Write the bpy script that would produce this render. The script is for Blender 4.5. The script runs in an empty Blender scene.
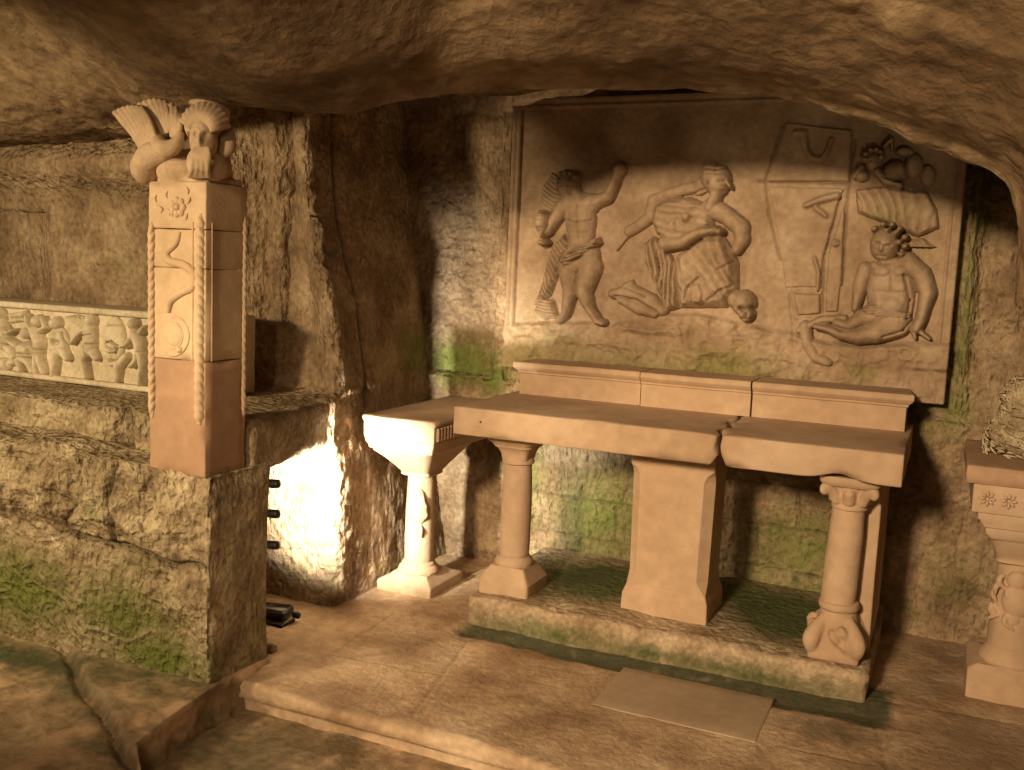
import bpy, bmesh, math, random
import numpy as np
from mathutils import Matrix, Vector
random.seed(7)
C = bpy.context.scene
COL = C.collection

# ------------------------------------------------------------------ camera
CZ = 1.6
FPX = 970.0
yaw, pit, roll = math.radians(24.1), math.radians(6.9), math.radians(2.4)
FW = Vector((-math.sin(yaw)*math.cos(pit), math.cos(yaw)*math.cos(pit), -math.sin(pit)))
R0 = Vector((math.cos(yaw), math.sin(yaw), 0)); U0 = R0.cross(FW)
RT = R0*math.cos(roll) + U0*math.sin(roll)
UP = U0*math.cos(roll) - R0*math.sin(roll)
cam_d = bpy.data.cameras.new('camera'); cam = bpy.data.objects.new('camera', cam_d); COL.objects.link(cam)
cam_d.sensor_width = 36.0; cam_d.lens = 36.0*FPX/1024.0; cam_d.clip_start = 0.05; cam_d.clip_end = 100
M = Matrix.Identity(4)
for i in range(3):
    M[i][0], M[i][1], M[i][2] = RT[i], UP[i], -FW[i]
M[2][3] = CZ
cam.matrix_world = M
C.camera = cam

# ------------------------------------------------------------------ world, lights, exposure
C.view_settings.view_transform = 'Standard'
C.view_settings.look = 'None'
C.view_settings.gamma = 1.0
C.view_settings.use_curve_mapping = False
C.view_settings.exposure = -0.15
w = bpy.data.worlds.new('cave_air'); C.world = w; w.use_nodes = True
w.node_tree.nodes['Background'].inputs[0].default_value = (1.0, 0.62, 0.34, 1)
w.node_tree.nodes['Background'].inputs[1].default_value = 0.05

def spot(name, loc, target, power, color, angle, size, blend=0.3):
    d = bpy.data.lights.new(name, 'SPOT'); d.energy = power; d.color = color
    d.spot_size = math.radians(angle); d.spot_blend = blend; d.shadow_soft_size = size
    o = bpy.data.objects.new(name, d); COL.objects.link(o); o.location = loc
    o.rotation_euler = (Vector(target) - Vector(loc)).to_track_quat('-Z', 'Y').to_euler()
    return o
spot('cave_floodlight', (-1.7, -4.7, 3.5), (-.25, 3.8, .9), 3600, (1.0, 0.72, 0.43), 33, 0.42, 0.35)
spot('recess_floodlight', (-2.42, 3.07, 0.60), (-2.56, 4.0, 0.60), 250, (1.0, 0.90, 0.72), 86, 0.03, 0.6)
spot('added_right_uplight', (0.75, 0.6, 0.5), (0.35, 2.6, 2.35), 115, (1.0, 0.78, 0.46), 60, 0.25, 0.9)  # unseen light added to brighten the right of the vault
spot('left_floodlight', (-3.8, 0.3, 1.85), (-3.4, 3.4, 1.0), 440, (1.0, 0.74, 0.42), 74, 0.16, 0.7)
spot('added_floor_fill', (-0.6, -0.9, 2.3), (-2.1, 2.3, 0.0), 135, (1.0, 0.74, 0.46), 74, 0.4, 0.9)  # overhead fill added for floor and terrace, no fixture of the cave

# ------------------------------------------------------------------ numpy noise
_rs = np.random.RandomState(3)
_perm = _rs.rand(64, 64, 64).astype(np.float32)
def vnoise(p):
    i = np.floor(p).astype(int); f = p - i; f = f*f*(3-2*f)
    i0 = i % 64; i1 = (i+1) % 64
    x0, y0, z0 = i0[..., 0], i0[..., 1], i0[..., 2]; x1, y1, z1 = i1[..., 0], i1[..., 1], i1[..., 2]
    fx, fy, fz = f[..., 0], f[..., 1], f[..., 2]
    a = _perm[x0, y0, z0]*(1-fx) + _perm[x1, y0, z0]*fx
    b = _perm[x0, y1, z0]*(1-fx) + _perm[x1, y1, z0]*fx
    c = _perm[x0, y0, z1]*(1-fx) + _perm[x1, y0, z1]*fx
    d = _perm[x0, y1, z1]*(1-fx) + _perm[x1, y1, z1]*fx
    return ((a*(1-fy)+b*fy)*(1-fz) + (c*(1-fy)+d*fy)*fz)*2 - 1
def fbm(p, scale, octaves=4, gain=0.5):
    q = np.asarray(p, dtype=float)*scale; s = 0; a = 1.0; t = 0
    for k in range(octaves):
        s = s + a*vnoise(q + 17.3*k); t += a; a *= gain; q = q*2.03
    return s/t
def ridge(p, scale, octaves=4):
    q = np.asarray(p, dtype=float)*scale; s = 0; a = 1.0; t = 0
    for k in range(octaves):
        s = s + a*(1-2*np.abs(vnoise(q + 9.1*k))); t += a; a *= .5; q = q*2.1
    return s/t
def sstep(a, b, x):
    t = np.clip((x-a)/(b-a), 0, 1); return t*t*(3-2*t)

# ------------------------------------------------------------------ pixel of the photograph -> point on a plane of the place
def ray(x, y):
    return FW + RT*((x-512)/FPX) + UP*((385-y)/FPX)
def at(x, y, Y):
    d = ray(x, y); t = Y/d.y; return (d.x*t, Y, CZ+d.z*t)
def atz(x, y, z):
    d = ray(x, y); t = (z-CZ)/d.z; return (d.x*t, d.y*t, z)

# ------------------------------------------------------------------ materials
def stone(name, dark, mid, light, scale=6.0, bump=0.35, bscale=40.0, rough=0.9, moss=(0.10, 0.13, 0.03), stretch=(1, 1, 1), chisel=0.0, patch=None, var=.34, pits=0.0):
    m = bpy.data.materials.new(name); m.use_nodes = True; nt = m.node_tree; N = nt.nodes; L = nt.links
    b = N['Principled BSDF']; b.inputs['Roughness'].default_value = rough
    b.inputs['Specular IOR Level'].default_value = 0.25
    tc = N.new('ShaderNodeNewGeometry'); mp = N.new('ShaderNodeMapping'); mp.inputs['Scale'].default_value = stretch
    L.new(tc.outputs['Position'], mp.inputs['Vector'])
    n1 = N.new('ShaderNodeTexNoise'); n1.inputs['Scale'].default_value = scale; n1.inputs['Detail'].default_value = 8; n1.inputs['Roughness'].default_value = 0.62
    L.new(mp.outputs[0], n1.inputs['Vector'])
    cr = N.new('ShaderNodeValToRGB'); e = cr.color_ramp.elements
    e[0].position = 0.36; e[0].color = (*dark, 1); e[1].position = 0.64; e[1].color = (*light, 1)
    x = e.new(0.5); x.color = (*mid, 1)
    L.new(n1.outputs['Fac'], cr.inputs['Fac'])
    n2 = N.new('ShaderNodeTexNoise'); n2.inputs['Scale'].default_value = scale*9; n2.inputs['Detail'].default_value = 5
    L.new(mp.outputs[0], n2.inputs['Vector'])
    mr = N.new('ShaderNodeMapRange'); mr.inputs[1].default_value = .25; mr.inputs[2].default_value = .75; mr.inputs[3].default_value = 1-var; mr.inputs[4].default_value = 1+var*.85
    L.new(n2.outputs['Fac'], mr.inputs[0])
    mul = N.new('ShaderNodeMix'); mul.data_type = 'RGBA'; mul.blend_type = 'MULTIPLY'; mul.inputs['Factor'].default_value = 1
    L.new(cr.outputs[0], mul.inputs['A']); L.new(mr.outputs[0], mul.inputs['B'])
    last = mul.outputs['Result']
    if patch:
        n4 = N.new('ShaderNodeTexNoise'); n4.inputs['Scale'].default_value = patch[1]; n4.inputs['Detail'].default_value = 6
        L.new(mp.outputs[0], n4.inputs['Vector'])
        r4 = N.new('ShaderNodeMapRange'); r4.inputs[1].default_value = patch[2]; r4.inputs[2].default_value = patch[2]+.08
        L.new(n4.outputs['Fac'], r4.inputs[0])
        mx = N.new('ShaderNodeMix'); mx.data_type = 'RGBA'; mx.inputs['B'].default_value = (*patch[0], 1)
        L.new(r4.outputs[0], mx.inputs['Factor']); L.new(last, mx.inputs['A']); last = mx.outputs['Result']
    # algae / seam colour and painted crevice shade from mesh attributes
    am = N.new('ShaderNodeAttribute'); am.attribute_name = 'moss'
    n3 = N.new('ShaderNodeTexNoise'); n3.inputs['Scale'].default_value = 14; n3.inputs['Detail'].default_value = 8; n3.inputs['Roughness'].default_value = .7
    L.new(tc.outputs['Position'], n3.inputs['Vector'])
    ad = N.new('ShaderNodeMath'); ad.operation = 'MULTIPLY_ADD'; ad.inputs[1].default_value = 1.7; ad.inputs[2].default_value = -0.95
    L.new(n3.outputs['Fac'], ad.inputs[0])
    su = N.new('ShaderNodeMath'); su.operation = 'ADD'; L.new(ad.outputs[0], su.inputs[0])
    am2 = N.new('ShaderNodeMath'); am2.operation = 'MULTIPLY'; am2.inputs[1].default_value = 1.0; L.new(am.outputs['Fac'], am2.inputs[0])
    L.new(am2.outputs[0], su.inputs[1])
    mm = N.new('ShaderNodeMath'); mm.operation = 'MULTIPLY'; mm.use_clamp = True; L.new(su.outputs[0], mm.inputs[0]); 
    sg = N.new('ShaderNodeMapRange'); sg.inputs[1].default_value = 0.02; sg.inputs[2].default_value = .25; L.new(am.outputs['Fac'], sg.inputs[0]); L.new(sg.outputs[0], mm.inputs[1])
    mg = N.new('ShaderNodeMix'); mg.data_type = 'RGBA'; 
    L.new(mm.outputs[0], mg.inputs['Factor']); L.new(last, mg.inputs['A'])
    mc = N.new('ShaderNodeMix'); mc.data_type = 'RGBA'; mc.inputs['A'].default_value = (*[c*.55 for c in moss], 1); mc.inputs['B'].default_value = (*[c*1.5 for c in moss], 1)
    L.new(n2.outputs['Fac'], mc.inputs['Factor']); L.new(mc.outputs['Result'], mg.inputs['B'])
    last = mg.outputs['Result']
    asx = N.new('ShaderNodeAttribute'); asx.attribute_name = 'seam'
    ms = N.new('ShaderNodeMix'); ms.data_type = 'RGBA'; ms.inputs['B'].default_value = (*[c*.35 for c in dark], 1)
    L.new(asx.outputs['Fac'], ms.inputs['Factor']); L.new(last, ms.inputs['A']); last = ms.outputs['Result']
    L.new(last, b.inputs['Base Color'])
    # bump
    bn = N.new('ShaderNodeTexNoise'); bn.inputs['Scale'].default_value = bscale; bn.inputs['Detail'].default_value = 8; bn.inputs['Roughness'].default_value = .65
    L.new(mp.outputs[0], bn.inputs['Vector'])
    hsum = bn.outputs['Fac']
    if chisel > 0:
        wv = N.new('ShaderNodeTexNoise'); wv.inputs['Scale'].default_value = 13; wv.inputs['Detail'].default_value = 3
        m2 = N.new('ShaderNodeMapping'); m2.inputs['Scale'].default_value = (2.4, 2.4, .8); m2.inputs['Rotation'].default_value = (.0, .75, .2)
        L.new(tc.outputs['Position'], m2.inputs['Vector']); L.new(m2.outputs[0], wv.inputs['Vector'])
        ma = N.new('ShaderNodeMath'); ma.operation = 'MULTIPLY_ADD'; ma.inputs[1].default_value = chisel
        L.new(wv.outputs['Fac'], ma.inputs[0]); L.new(bn.outputs['Fac'], ma.inputs[2]); hsum = ma.outputs[0]
    if pits > 0:
        vo = N.new('ShaderNodeTexVoronoi'); vo.inputs['Scale'].default_value = bscale*.9; vo.feature = 'F1'
        wn = N.new('ShaderNodeTexNoise'); wn.inputs['Scale'].default_value = bscale*.35; wn.inputs['Detail'].default_value = 4
        L.new(mp.outputs[0], wn.inputs['Vector'])
        va = N.new('ShaderNodeVectorMath'); va.operation = 'MULTIPLY_ADD'; va.inputs[1].default_value = (.09, .09, .09)
        L.new(wn.outputs['Color'], va.inputs[0]); L.new(mp.outputs[0], va.inputs[2]); L.new(va.outputs[0], vo.inputs['Vector'])
        pw_ = N.new('ShaderNodeMath'); pw_.operation = 'MULTIPLY_ADD'; pw_.inputs[1].default_value = pits
        L.new(vo.outputs['Distance'], pw_.inputs[0]); L.new(hsum, pw_.inputs[2]); hsum = pw_.outputs[0]
    bp = N.new('ShaderNodeBump'); bp.inputs['Strength'].default_value = bump; bp.inputs['Distance'].default_value = 0.02 if pits == 0 else 0.03
    L.new(hsum, bp.inputs['Height']); L.new(bp.outputs[0], b.inputs['Normal'])
    return m
MAT = {}
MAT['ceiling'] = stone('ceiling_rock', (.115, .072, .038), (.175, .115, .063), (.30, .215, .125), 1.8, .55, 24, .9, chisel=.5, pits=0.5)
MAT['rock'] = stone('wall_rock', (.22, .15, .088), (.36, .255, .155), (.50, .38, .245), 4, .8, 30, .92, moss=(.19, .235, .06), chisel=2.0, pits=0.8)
MAT['pier'] = stone('pier_rock', (.24, .175, .10), (.40, .31, .19), (.58, .48, .31), 6, .9, 30, .9, moss=(.155, .18, .04), chisel=1.6, pits=0.9)
MAT['floor'] = stone('floor_stone', (.30, .195, .115), (.46, .325, .205), (.60, .46, .31), 3.0, .4, 36, .6, moss=(.085, .088, .052), var=.22, pits=0.15)
MAT['wet'] = stone('damp_floor_stone', (.22, .15, .085), (.38, .27, .165), (.54, .41, .265), 3.2, .35, 26, .5, moss=(.07, .085, .04), patch=((.62, .42, .27), 4.5, .52), pits=0.3)
MAT['altar'] = stone('altar_sandstone', (.43, .295, .19), (.50, .355, .235), (.56, .415, .29), 2.2, .15, 70, .85, var=.11)
MAT['altar_top'] = MAT['altar']
MAT['relief'] = stone('relief_sandstone', (.31, .215, .135), (.40, .29, .19), (.48, .36, .25), 3.5, .35, 60, .9, moss=(.20, .19, .06), var=.20, pits=0.12)
MAT['pillar'] = stone('pillar_sandstone', (.47, .34, .21), (.55, .41, .265), (.61, .47, .31), 3, .2, 60, .85, var=.11)
MAT['pillar_low'] = stone('pillar_brown_sandstone', (.36, .225, .14), (.43, .275, .175), (.48, .32, .21), 2.4, .12, 70, .85, var=.11)
MAT['marble'] = stone('aged_pale_stone', (.50, .42, .29), (.62, .54, .39), (.70, .62, .47), 6, .15, 60, .7, var=.20)
MAT['plinth'] = stone('plinth_stone', (.28, .20, .12), (.42, .31, .20), (.55, .43, .29), 5, .6, 30, .85, moss=(.085, .10, .035), pits=0.6)
MAT['slab'] = stone('inset_slab_stone', (.34, .255, .17), (.38, .285, .19), (.42, .32, .215), 3, .1, 90, .7, var=.11)
MAT['capital'] = stone('capital_sandstone', (.40, .28, .18), (.50, .37, .24), (.57, .43, .29), 8, .2, 60, .85, var=.11)
MAT['straw'] = stone('shaggy_pale_stone', (.32, .25, .15), (.50, .41, .27), (.62, .53, .37), 10, .3, 80, .9)
def plain(name, col, rough=.5, metal=0.0):
    m = bpy.data.materials.new(name); m.use_nodes = True; nt = m.node_tree
    b = nt.nodes['Principled BSDF']; b.inputs['Roughness'].default_value = rough; b.inputs['Metallic'].default_value = metal
    n = nt.nodes.new('ShaderNodeTexNoise'); n.inputs['Scale'].default_value = 60
    r = nt.nodes.new('ShaderNodeValToRGB'); r.color_ramp.elements[0].color = (*[c*.7 for c in col], 1); r.color_ramp.elements[1].color = (*[c*1.3 for c in col], 1)
    nt.links.new(n.outputs['Fac'], r.inputs['Fac']); nt.links.new(r.outputs[0], b.inputs['Base Color'])
    return m
MAT['black'] = plain('black_lamp_metal', (.012, .011, .010), .45)
MAT['glass'] = plain('dark_lamp_glass', (.03, .03, .03), .08)

# ------------------------------------------------------------------ object helpers
def tag(o, label=None, cat=None, group=None, kind=None):
    if label: o['label'] = label
    if cat: o['category'] = cat
    if group: o['group'] = group
    if kind: o['kind'] = kind
    return o
def empty(name, loc, label=None, cat=None, group=None):
    o = bpy.data.objects.new(name, None); COL.objects.link(o); o.location = loc; o.empty_display_size = .1
    return tag(o, label, cat, group)
def link(name, me, mat, parent=None, smooth=True):
    me.materials.clear(); me.materials.append(mat)
    o = bpy.data.objects.new(name, me); COL.objects.link(o)
    if parent is not None:
        o.parent = parent; off = Vector((0, 0, 0)); p = parent
        while p is not None:
            off += p.location; p = p.parent
        me.transform(Matrix.Translation(-off))
    if smooth:
        me.polygons.foreach_set('use_smooth', [True]*len(me.polygons))
    me.update()
    return o
def attr(me, name, vals):
    a = me.attributes.new(name, 'FLOAT', 'POINT'); a.data.foreach_set('value', np.asarray(vals, dtype=np.float32).ravel())
def from_arrays(name, V, F):
    me = bpy.data.meshes.new(name); me.from_pydata(np.asarray(V).reshape(-1, 3).tolist(), [], F); me.validate(); return me
def grid_faces(nu, nv, wrap_v=False, mask=None, flip=False):
    idx = np.arange(nu*nv).reshape(nu, nv)
    a = idx[:-1, :-1]; b = idx[1:, :-1]; c = idx[1:, 1:]; d = idx[:-1, 1:]
    f = np.stack([a, b, c, d], -1)
    if mask is not None: f = f[mask]
    f = f.reshape(-1, 4)
    if flip: f = f[:, ::-1]
    f = f.tolist()
    if wrap_v:
        for i in range(nu-1):
            q = [int(idx[i, -1]), int(idx[i+1, -1]), int(idx[i+1, 0]), int(idx[i, 0])]
            f.append(q[::-1] if flip else q)
    return f
def normals(P):
    du = np.gradient(P, axis=0); dv = np.gradient(P, axis=1); n = np.cross(du, dv)
    return n/(np.linalg.norm(n, axis=-1, keepdims=True)+1e-9)
def blobs(P, L):
    s = np.zeros(P.shape[:-1])
    for (x, y, z, rx, ry, rz, k) in L:
        d = ((P[..., 0]-x)/rx)**2 + ((P[..., 1]-y)/ry)**2 + ((P[..., 2]-z)/rz)**2
        s = np.maximum(s, k*np.exp(-d*1.2))
    return s
def seg_dist(A, B, p0, p1):
    (x0, y0), (x1, y1) = p0, p1
    dx, dy = x1-x0, y1-y0; t = np.clip(((A-x0)*dx+(B-y0)*dy)/(dx*dx+dy*dy+1e-12), 0, 1)
    return np.hypot(A-x0-t*dx, B-y0-t*dy), t
def rock_grid(name, P, mat, disp, moss=None, seam=None, parent=None, out=(0, -1, 0), offset=None):
    n = normals(P)
    flip = (n*np.array(out)).sum(-1).mean() < 0
    if flip: n = -n
    Q = P + n*disp[..., None] if np.ndim(disp) == 2 else P
    if offset is not None: Q = Q + offset
    me = from_arrays(name, Q, grid_faces(P.shape[0], P.shape[1], flip=flip))
    if moss is not None: attr(me, 'moss', moss)
    if seam is not None: attr(me, 'seam', seam)
    return link(name, me, mat, parent)

def rbox_arrays(x0, x1, y0, y1, z0, z1, r=.006, step=.03):
    """rounded box as one welded, subdivided mesh"""
    bm = bmesh.new()
    V = {}; faces = []
    def vert(i, j, k, n):
        key = (i, j, k)
        if key not in V:
            V[key] = bm.verts.new((x0+(x1-x0)*i/n[0], y0+(y1-y0)*j/n[1], z0+(z1-z0)*k/n[2]))
        return V[key]
    n = [max(2, int(round((b-a)/step))) for a, b in ((x0, x1), (y0, y1), (z0, z1))]
    for ax in range(3):
        u, v = [(1, 2), (2, 0), (0, 1)][ax]
        for side in (0, n[ax]):
            for a in range(n[u]):
                for b in range(n[v]):
                    q = []
                    for (da, db) in ((0, 0), (1, 0), (1, 1), (0, 1)):
                        t = [0, 0, 0]; t[ax] = side; t[u] = a+da; t[v] = b+db
                        q.append(vert(*t, n))
                    bm.faces.new(q if side else q[::-1])
    bm.verts.index_update()
    P = np.array([v.co[:] for v in bm.verts]); F = [[v.index for v in f.verts] for f in bm.faces]
    bm.free()
    # pull the last ring in to the radius so that edges are crisp
    lo = np.array([x0, y0, z0]); hi = np.array([x1, y1, z1]); nn = np.array(n); st = (hi-lo)/nn
    for a in range(3):
        i = np.round((P[:, a]-lo[a])/st[a])
        P[:, a] = np.where((i == 1) & (nn[a] > 2), lo[a]+r*1.05, P[:, a])
        P[:, a] = np.where((i == nn[a]-1) & (nn[a] > 2), hi[a]-r*1.05, P[:, a])
    inner = np.clip(P, lo+r, hi-r); d = P-inner; L = np.linalg.norm(d, axis=1, keepdims=True)
    D = d/(L+1e-9)
    return inner + D*r, D, F
def rbox(name, b, mat, parent=None, r=.006, step=.03, amp=.0015, nscale=9, warp=None, moss=None, chips=0.0, rot=None):
    P, D, F = rbox_arrays(*b, r=r, step=step)
    P = P + D*(fbm(P, nscale, 4)*amp)[:, None]
    if chips:
        edge = (np.abs(D) > .25).sum(1) >= 2
        c = np.clip(fbm(P, 7, 3)-.12, 0, 1)*chips*edge
        P = P - D*c[:, None]
    if warp: P = warp(P)
    if rot:
        (cx, cy, a) = rot; ca, sa = math.cos(a), math.sin(a); q = P.copy()
        P[:, 0] = cx+(q[:, 0]-cx)*ca-(q[:, 1]-cy)*sa; P[:, 1] = cy+(q[:, 0]-cx)*sa+(q[:, 1]-cy)*ca
    me = from_arrays(name, P, F)
    if moss is not None: attr(me, 'moss', blobs(P, moss))
    return link(name, me, mat, parent)
def loft_arrays(prof, seg=8, rnd=.08, sub=3):
    """stack of rounded rectangles: prof = [(cx,cy,hx,hy,z)]; rnd relative corner radius; (1 = round)"""
    prof = np.array(prof, float)
    ring = []
    per = seg*4
    dirs = []
    for c in range(4):
        a0 = math.pi/2*c - math.pi/2*0
        sx, sy = [(1, 1), (-1, 1), (-1, -1), (1, -1)][c]
        for k in range(seg+1):
            a = a0 + math.pi/2*k/seg
            dirs.append((sx*(1-rnd)+rnd*math.cos(a), sy*(1-rnd)+rnd*math.sin(a)))
        # straight side samples
        sx2, sy2 = [(1, 1), (-1, 1), (-1, -1), (1, -1)][(c+1) % 4]
        a1 = a0+math.pi/2
        p = np.array((sx*(1-rnd)+rnd*math.cos(a1), sy*(1-rnd)+rnd*math.sin(a1))); q = np.array((sx2*(1-rnd)+rnd*math.cos(a1), sy2*(1-rnd)+rnd*math.sin(a1)))
        if rnd < .95:
            for k in range(1, sub*4):
                dirs.append(tuple(p+(q-p)*k/(sub*4)))
    D = np.array(dirs)
    P = np.zeros((len(prof), len(D), 3))
    P[..., 0] = prof[:, None, 0] + prof[:, None, 2]*D[None, :, 0]
    P[..., 1] = prof[:, None, 1] + prof[:, None, 3]*D[None, :, 1]
    P[..., 2] = prof[:, None, 4]
    return P
def loft(name, prof, mat, parent=None, seg=3, rnd=.06, amp=.0012, warp=None, rot=0.0, refine=1, moss=None, nscale=12):
    pr = []
    for a, b in zip(prof[:-1], prof[1:]):
        for k in range(refine): pr.append([a[i]+(b[i]-a[i])*k/refine for i in range(5)])
    pr.append(list(prof[-1]))
    P = loft_arrays(pr, seg, rnd)
    c = np.array([(p[0], p[1]) for p in pr])
    d = P[..., :2]-c[:, None, :]; d = d/(np.linalg.norm(d, axis=-1, keepdims=True)+1e-9)
    P[..., :2] += d*(fbm(P, nscale, 3)*amp)[..., None]
    if rot:
        ca, sa = math.cos(rot), math.sin(rot); q = P[..., :2]-c[:, None, :]
        P[..., 0] = c[:, None, 0]+q[..., 0]*ca-q[..., 1]*sa; P[..., 1] = c[:, None, 1]+q[..., 0]*sa+q[..., 1]*ca
    if warp: P = warp(P)
    n, mth = P.shape[:2]
    V = np.concatenate([P.reshape(-1, 3), P[0].mean(0)[None], P[-1].mean(0)[None]])
    F = grid_faces(n, mth, wrap_v=True, flip=True)
    for k in range(mth):
        k2 = (k+1) % mth
        F.append([n*mth, k2, k]); F.append([n*mth+1, (n-1)*mth+k, (n-1)*mth+k2])
    me = from_arrays(name, V, F)
    if moss is not None: attr(me, 'moss', blobs(V, moss))
    o = link(name, me, mat, parent, smooth=True)
    return auto(o)
def auto(o, ang=35):
    me = o.data
    bm = bmesh.new(); bm.from_mesh(me); 
    for e in bm.edges:
        if len(e.link_faces) == 2 and e.calc_face_angle(0) > math.radians(ang): e.smooth = False
    bm.to_mesh(me); bm.free(); return o
def tube_arrays(pts, rad, seg=10, flat=None):
    pts = np.array(pts, float); n = len(pts); V = []; 
    T = np.gradient(pts, axis=0); T /= np.linalg.norm(T, axis=1, keepdims=True)+1e-9
    ref = np.array((0, 1, .13)); 
    for i in range(n):
        a = np.cross(T[i], ref); a /= np.linalg.norm(a)+1e-9; b = np.cross(T[i], a)
        fl = 1 if flat is None else flat
        for k in range(seg):
            t = 2*math.pi*k/seg; V.append(pts[i]+rad[i]*(a*math.cos(t)+b*fl*math.sin(t)))
    F = []
    for i in range(n-1):
        for k in range(seg):
            k2 = (k+1) % seg; F.append([i*seg+k, i*seg+k2, (i+1)*seg+k2, (i+1)*seg+k])
    V.append(pts[0]-T[0]*rad[0]*.3); V.append(pts[-1]+T[-1]*rad[-1]*.3); c0 = n*seg
    for k in range(seg):
        k2 = (k+1) % seg; F.append([c0, k2, k]); F.append([c0+1, (n-1)*seg+k, (n-1)*seg+k2])
    return np.array(V), F
def smooth_path(pts, n=24):
    pts = np.array(pts, float); m = len(pts); out = []
    for t in np.linspace(0, m-1-1e-6, n):
        i = int(t); f = t-i; p0 = pts[max(i-1, 0)]; p1 = pts[i]; p2 = pts[min(i+1, m-1)]; p3 = pts[min(i+2, m-1)]
        out.append(.5*((2*p1)+(-p0+p2)*f+(2*p0-5*p1+4*p2-p3)*f*f+(-p0+3*p1-3*p2+p3)*f**3))
    return np.array(out)
class MB:
    def __init__(s): s.V = []; s.F = []; s.n = 0
    def add(s, V, F):
        s.V.append(np.asarray(V).reshape(-1, 3)); s.F += [[i+s.n for i in f] for f in F]; s.n += len(s.V[-1]); return s
    def tube(s, pts, rad, n=20, seg=10, flat=None):
        p = smooth_path([list(q)+[r] for q, r in zip(pts, rad)], n); return s.add(*tube_arrays(p[:, :3], p[:, 3], seg, flat))
    def ell(s, c, r, rz=0.0, ry=0.0, n=16, shape=None):
        u = np.linspace(0, math.pi, n); v = np.linspace(0, 2*math.pi, 2*n, endpoint=False)
        U, Vv = np.meshgrid(u, v, indexing='ij')
        P = np.stack([np.sin(U)*np.cos(Vv), np.sin(U)*np.sin(Vv), np.cos(U)], -1)
        if shape is not None: P = shape(P)
        P = P*np.array(r)
        R = np.array((Matrix.Rotation(rz, 3, 'Z') @ Matrix.Rotation(ry, 3, 'Y')))
        P = P @ R.T + np.array(c)
        return s.add(P, grid_faces(n, 2*n, wrap_v=True))
    def box(s, b, r=.004, step=.05):
        P, D, F = rbox_arrays(*b, r=r, step=step); return s.add(P, F)
    def build(s, name, mat, parent=None, remesh=None, smooth=True, disp=0.0):
        V = np.concatenate(s.V)
        me = from_arrays(name, V, s.F); o = link(name, me, mat, parent, smooth)
        bm = bmesh.new(); bm.from_mesh(me); bmesh.ops.recalc_face_normals(bm, faces=bm.faces); bm.to_mesh(me); bm.free()
        if remesh:
            mod = o.modifiers.new('fuse', 'REMESH'); mod.mode = 'VOXEL'; mod.voxel_size = remesh; mod.use_smooth_shade = True
            sm = o.modifiers.new('soften', 'SMOOTH'); sm.factor = .5; sm.iterations = 2
        return o

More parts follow.
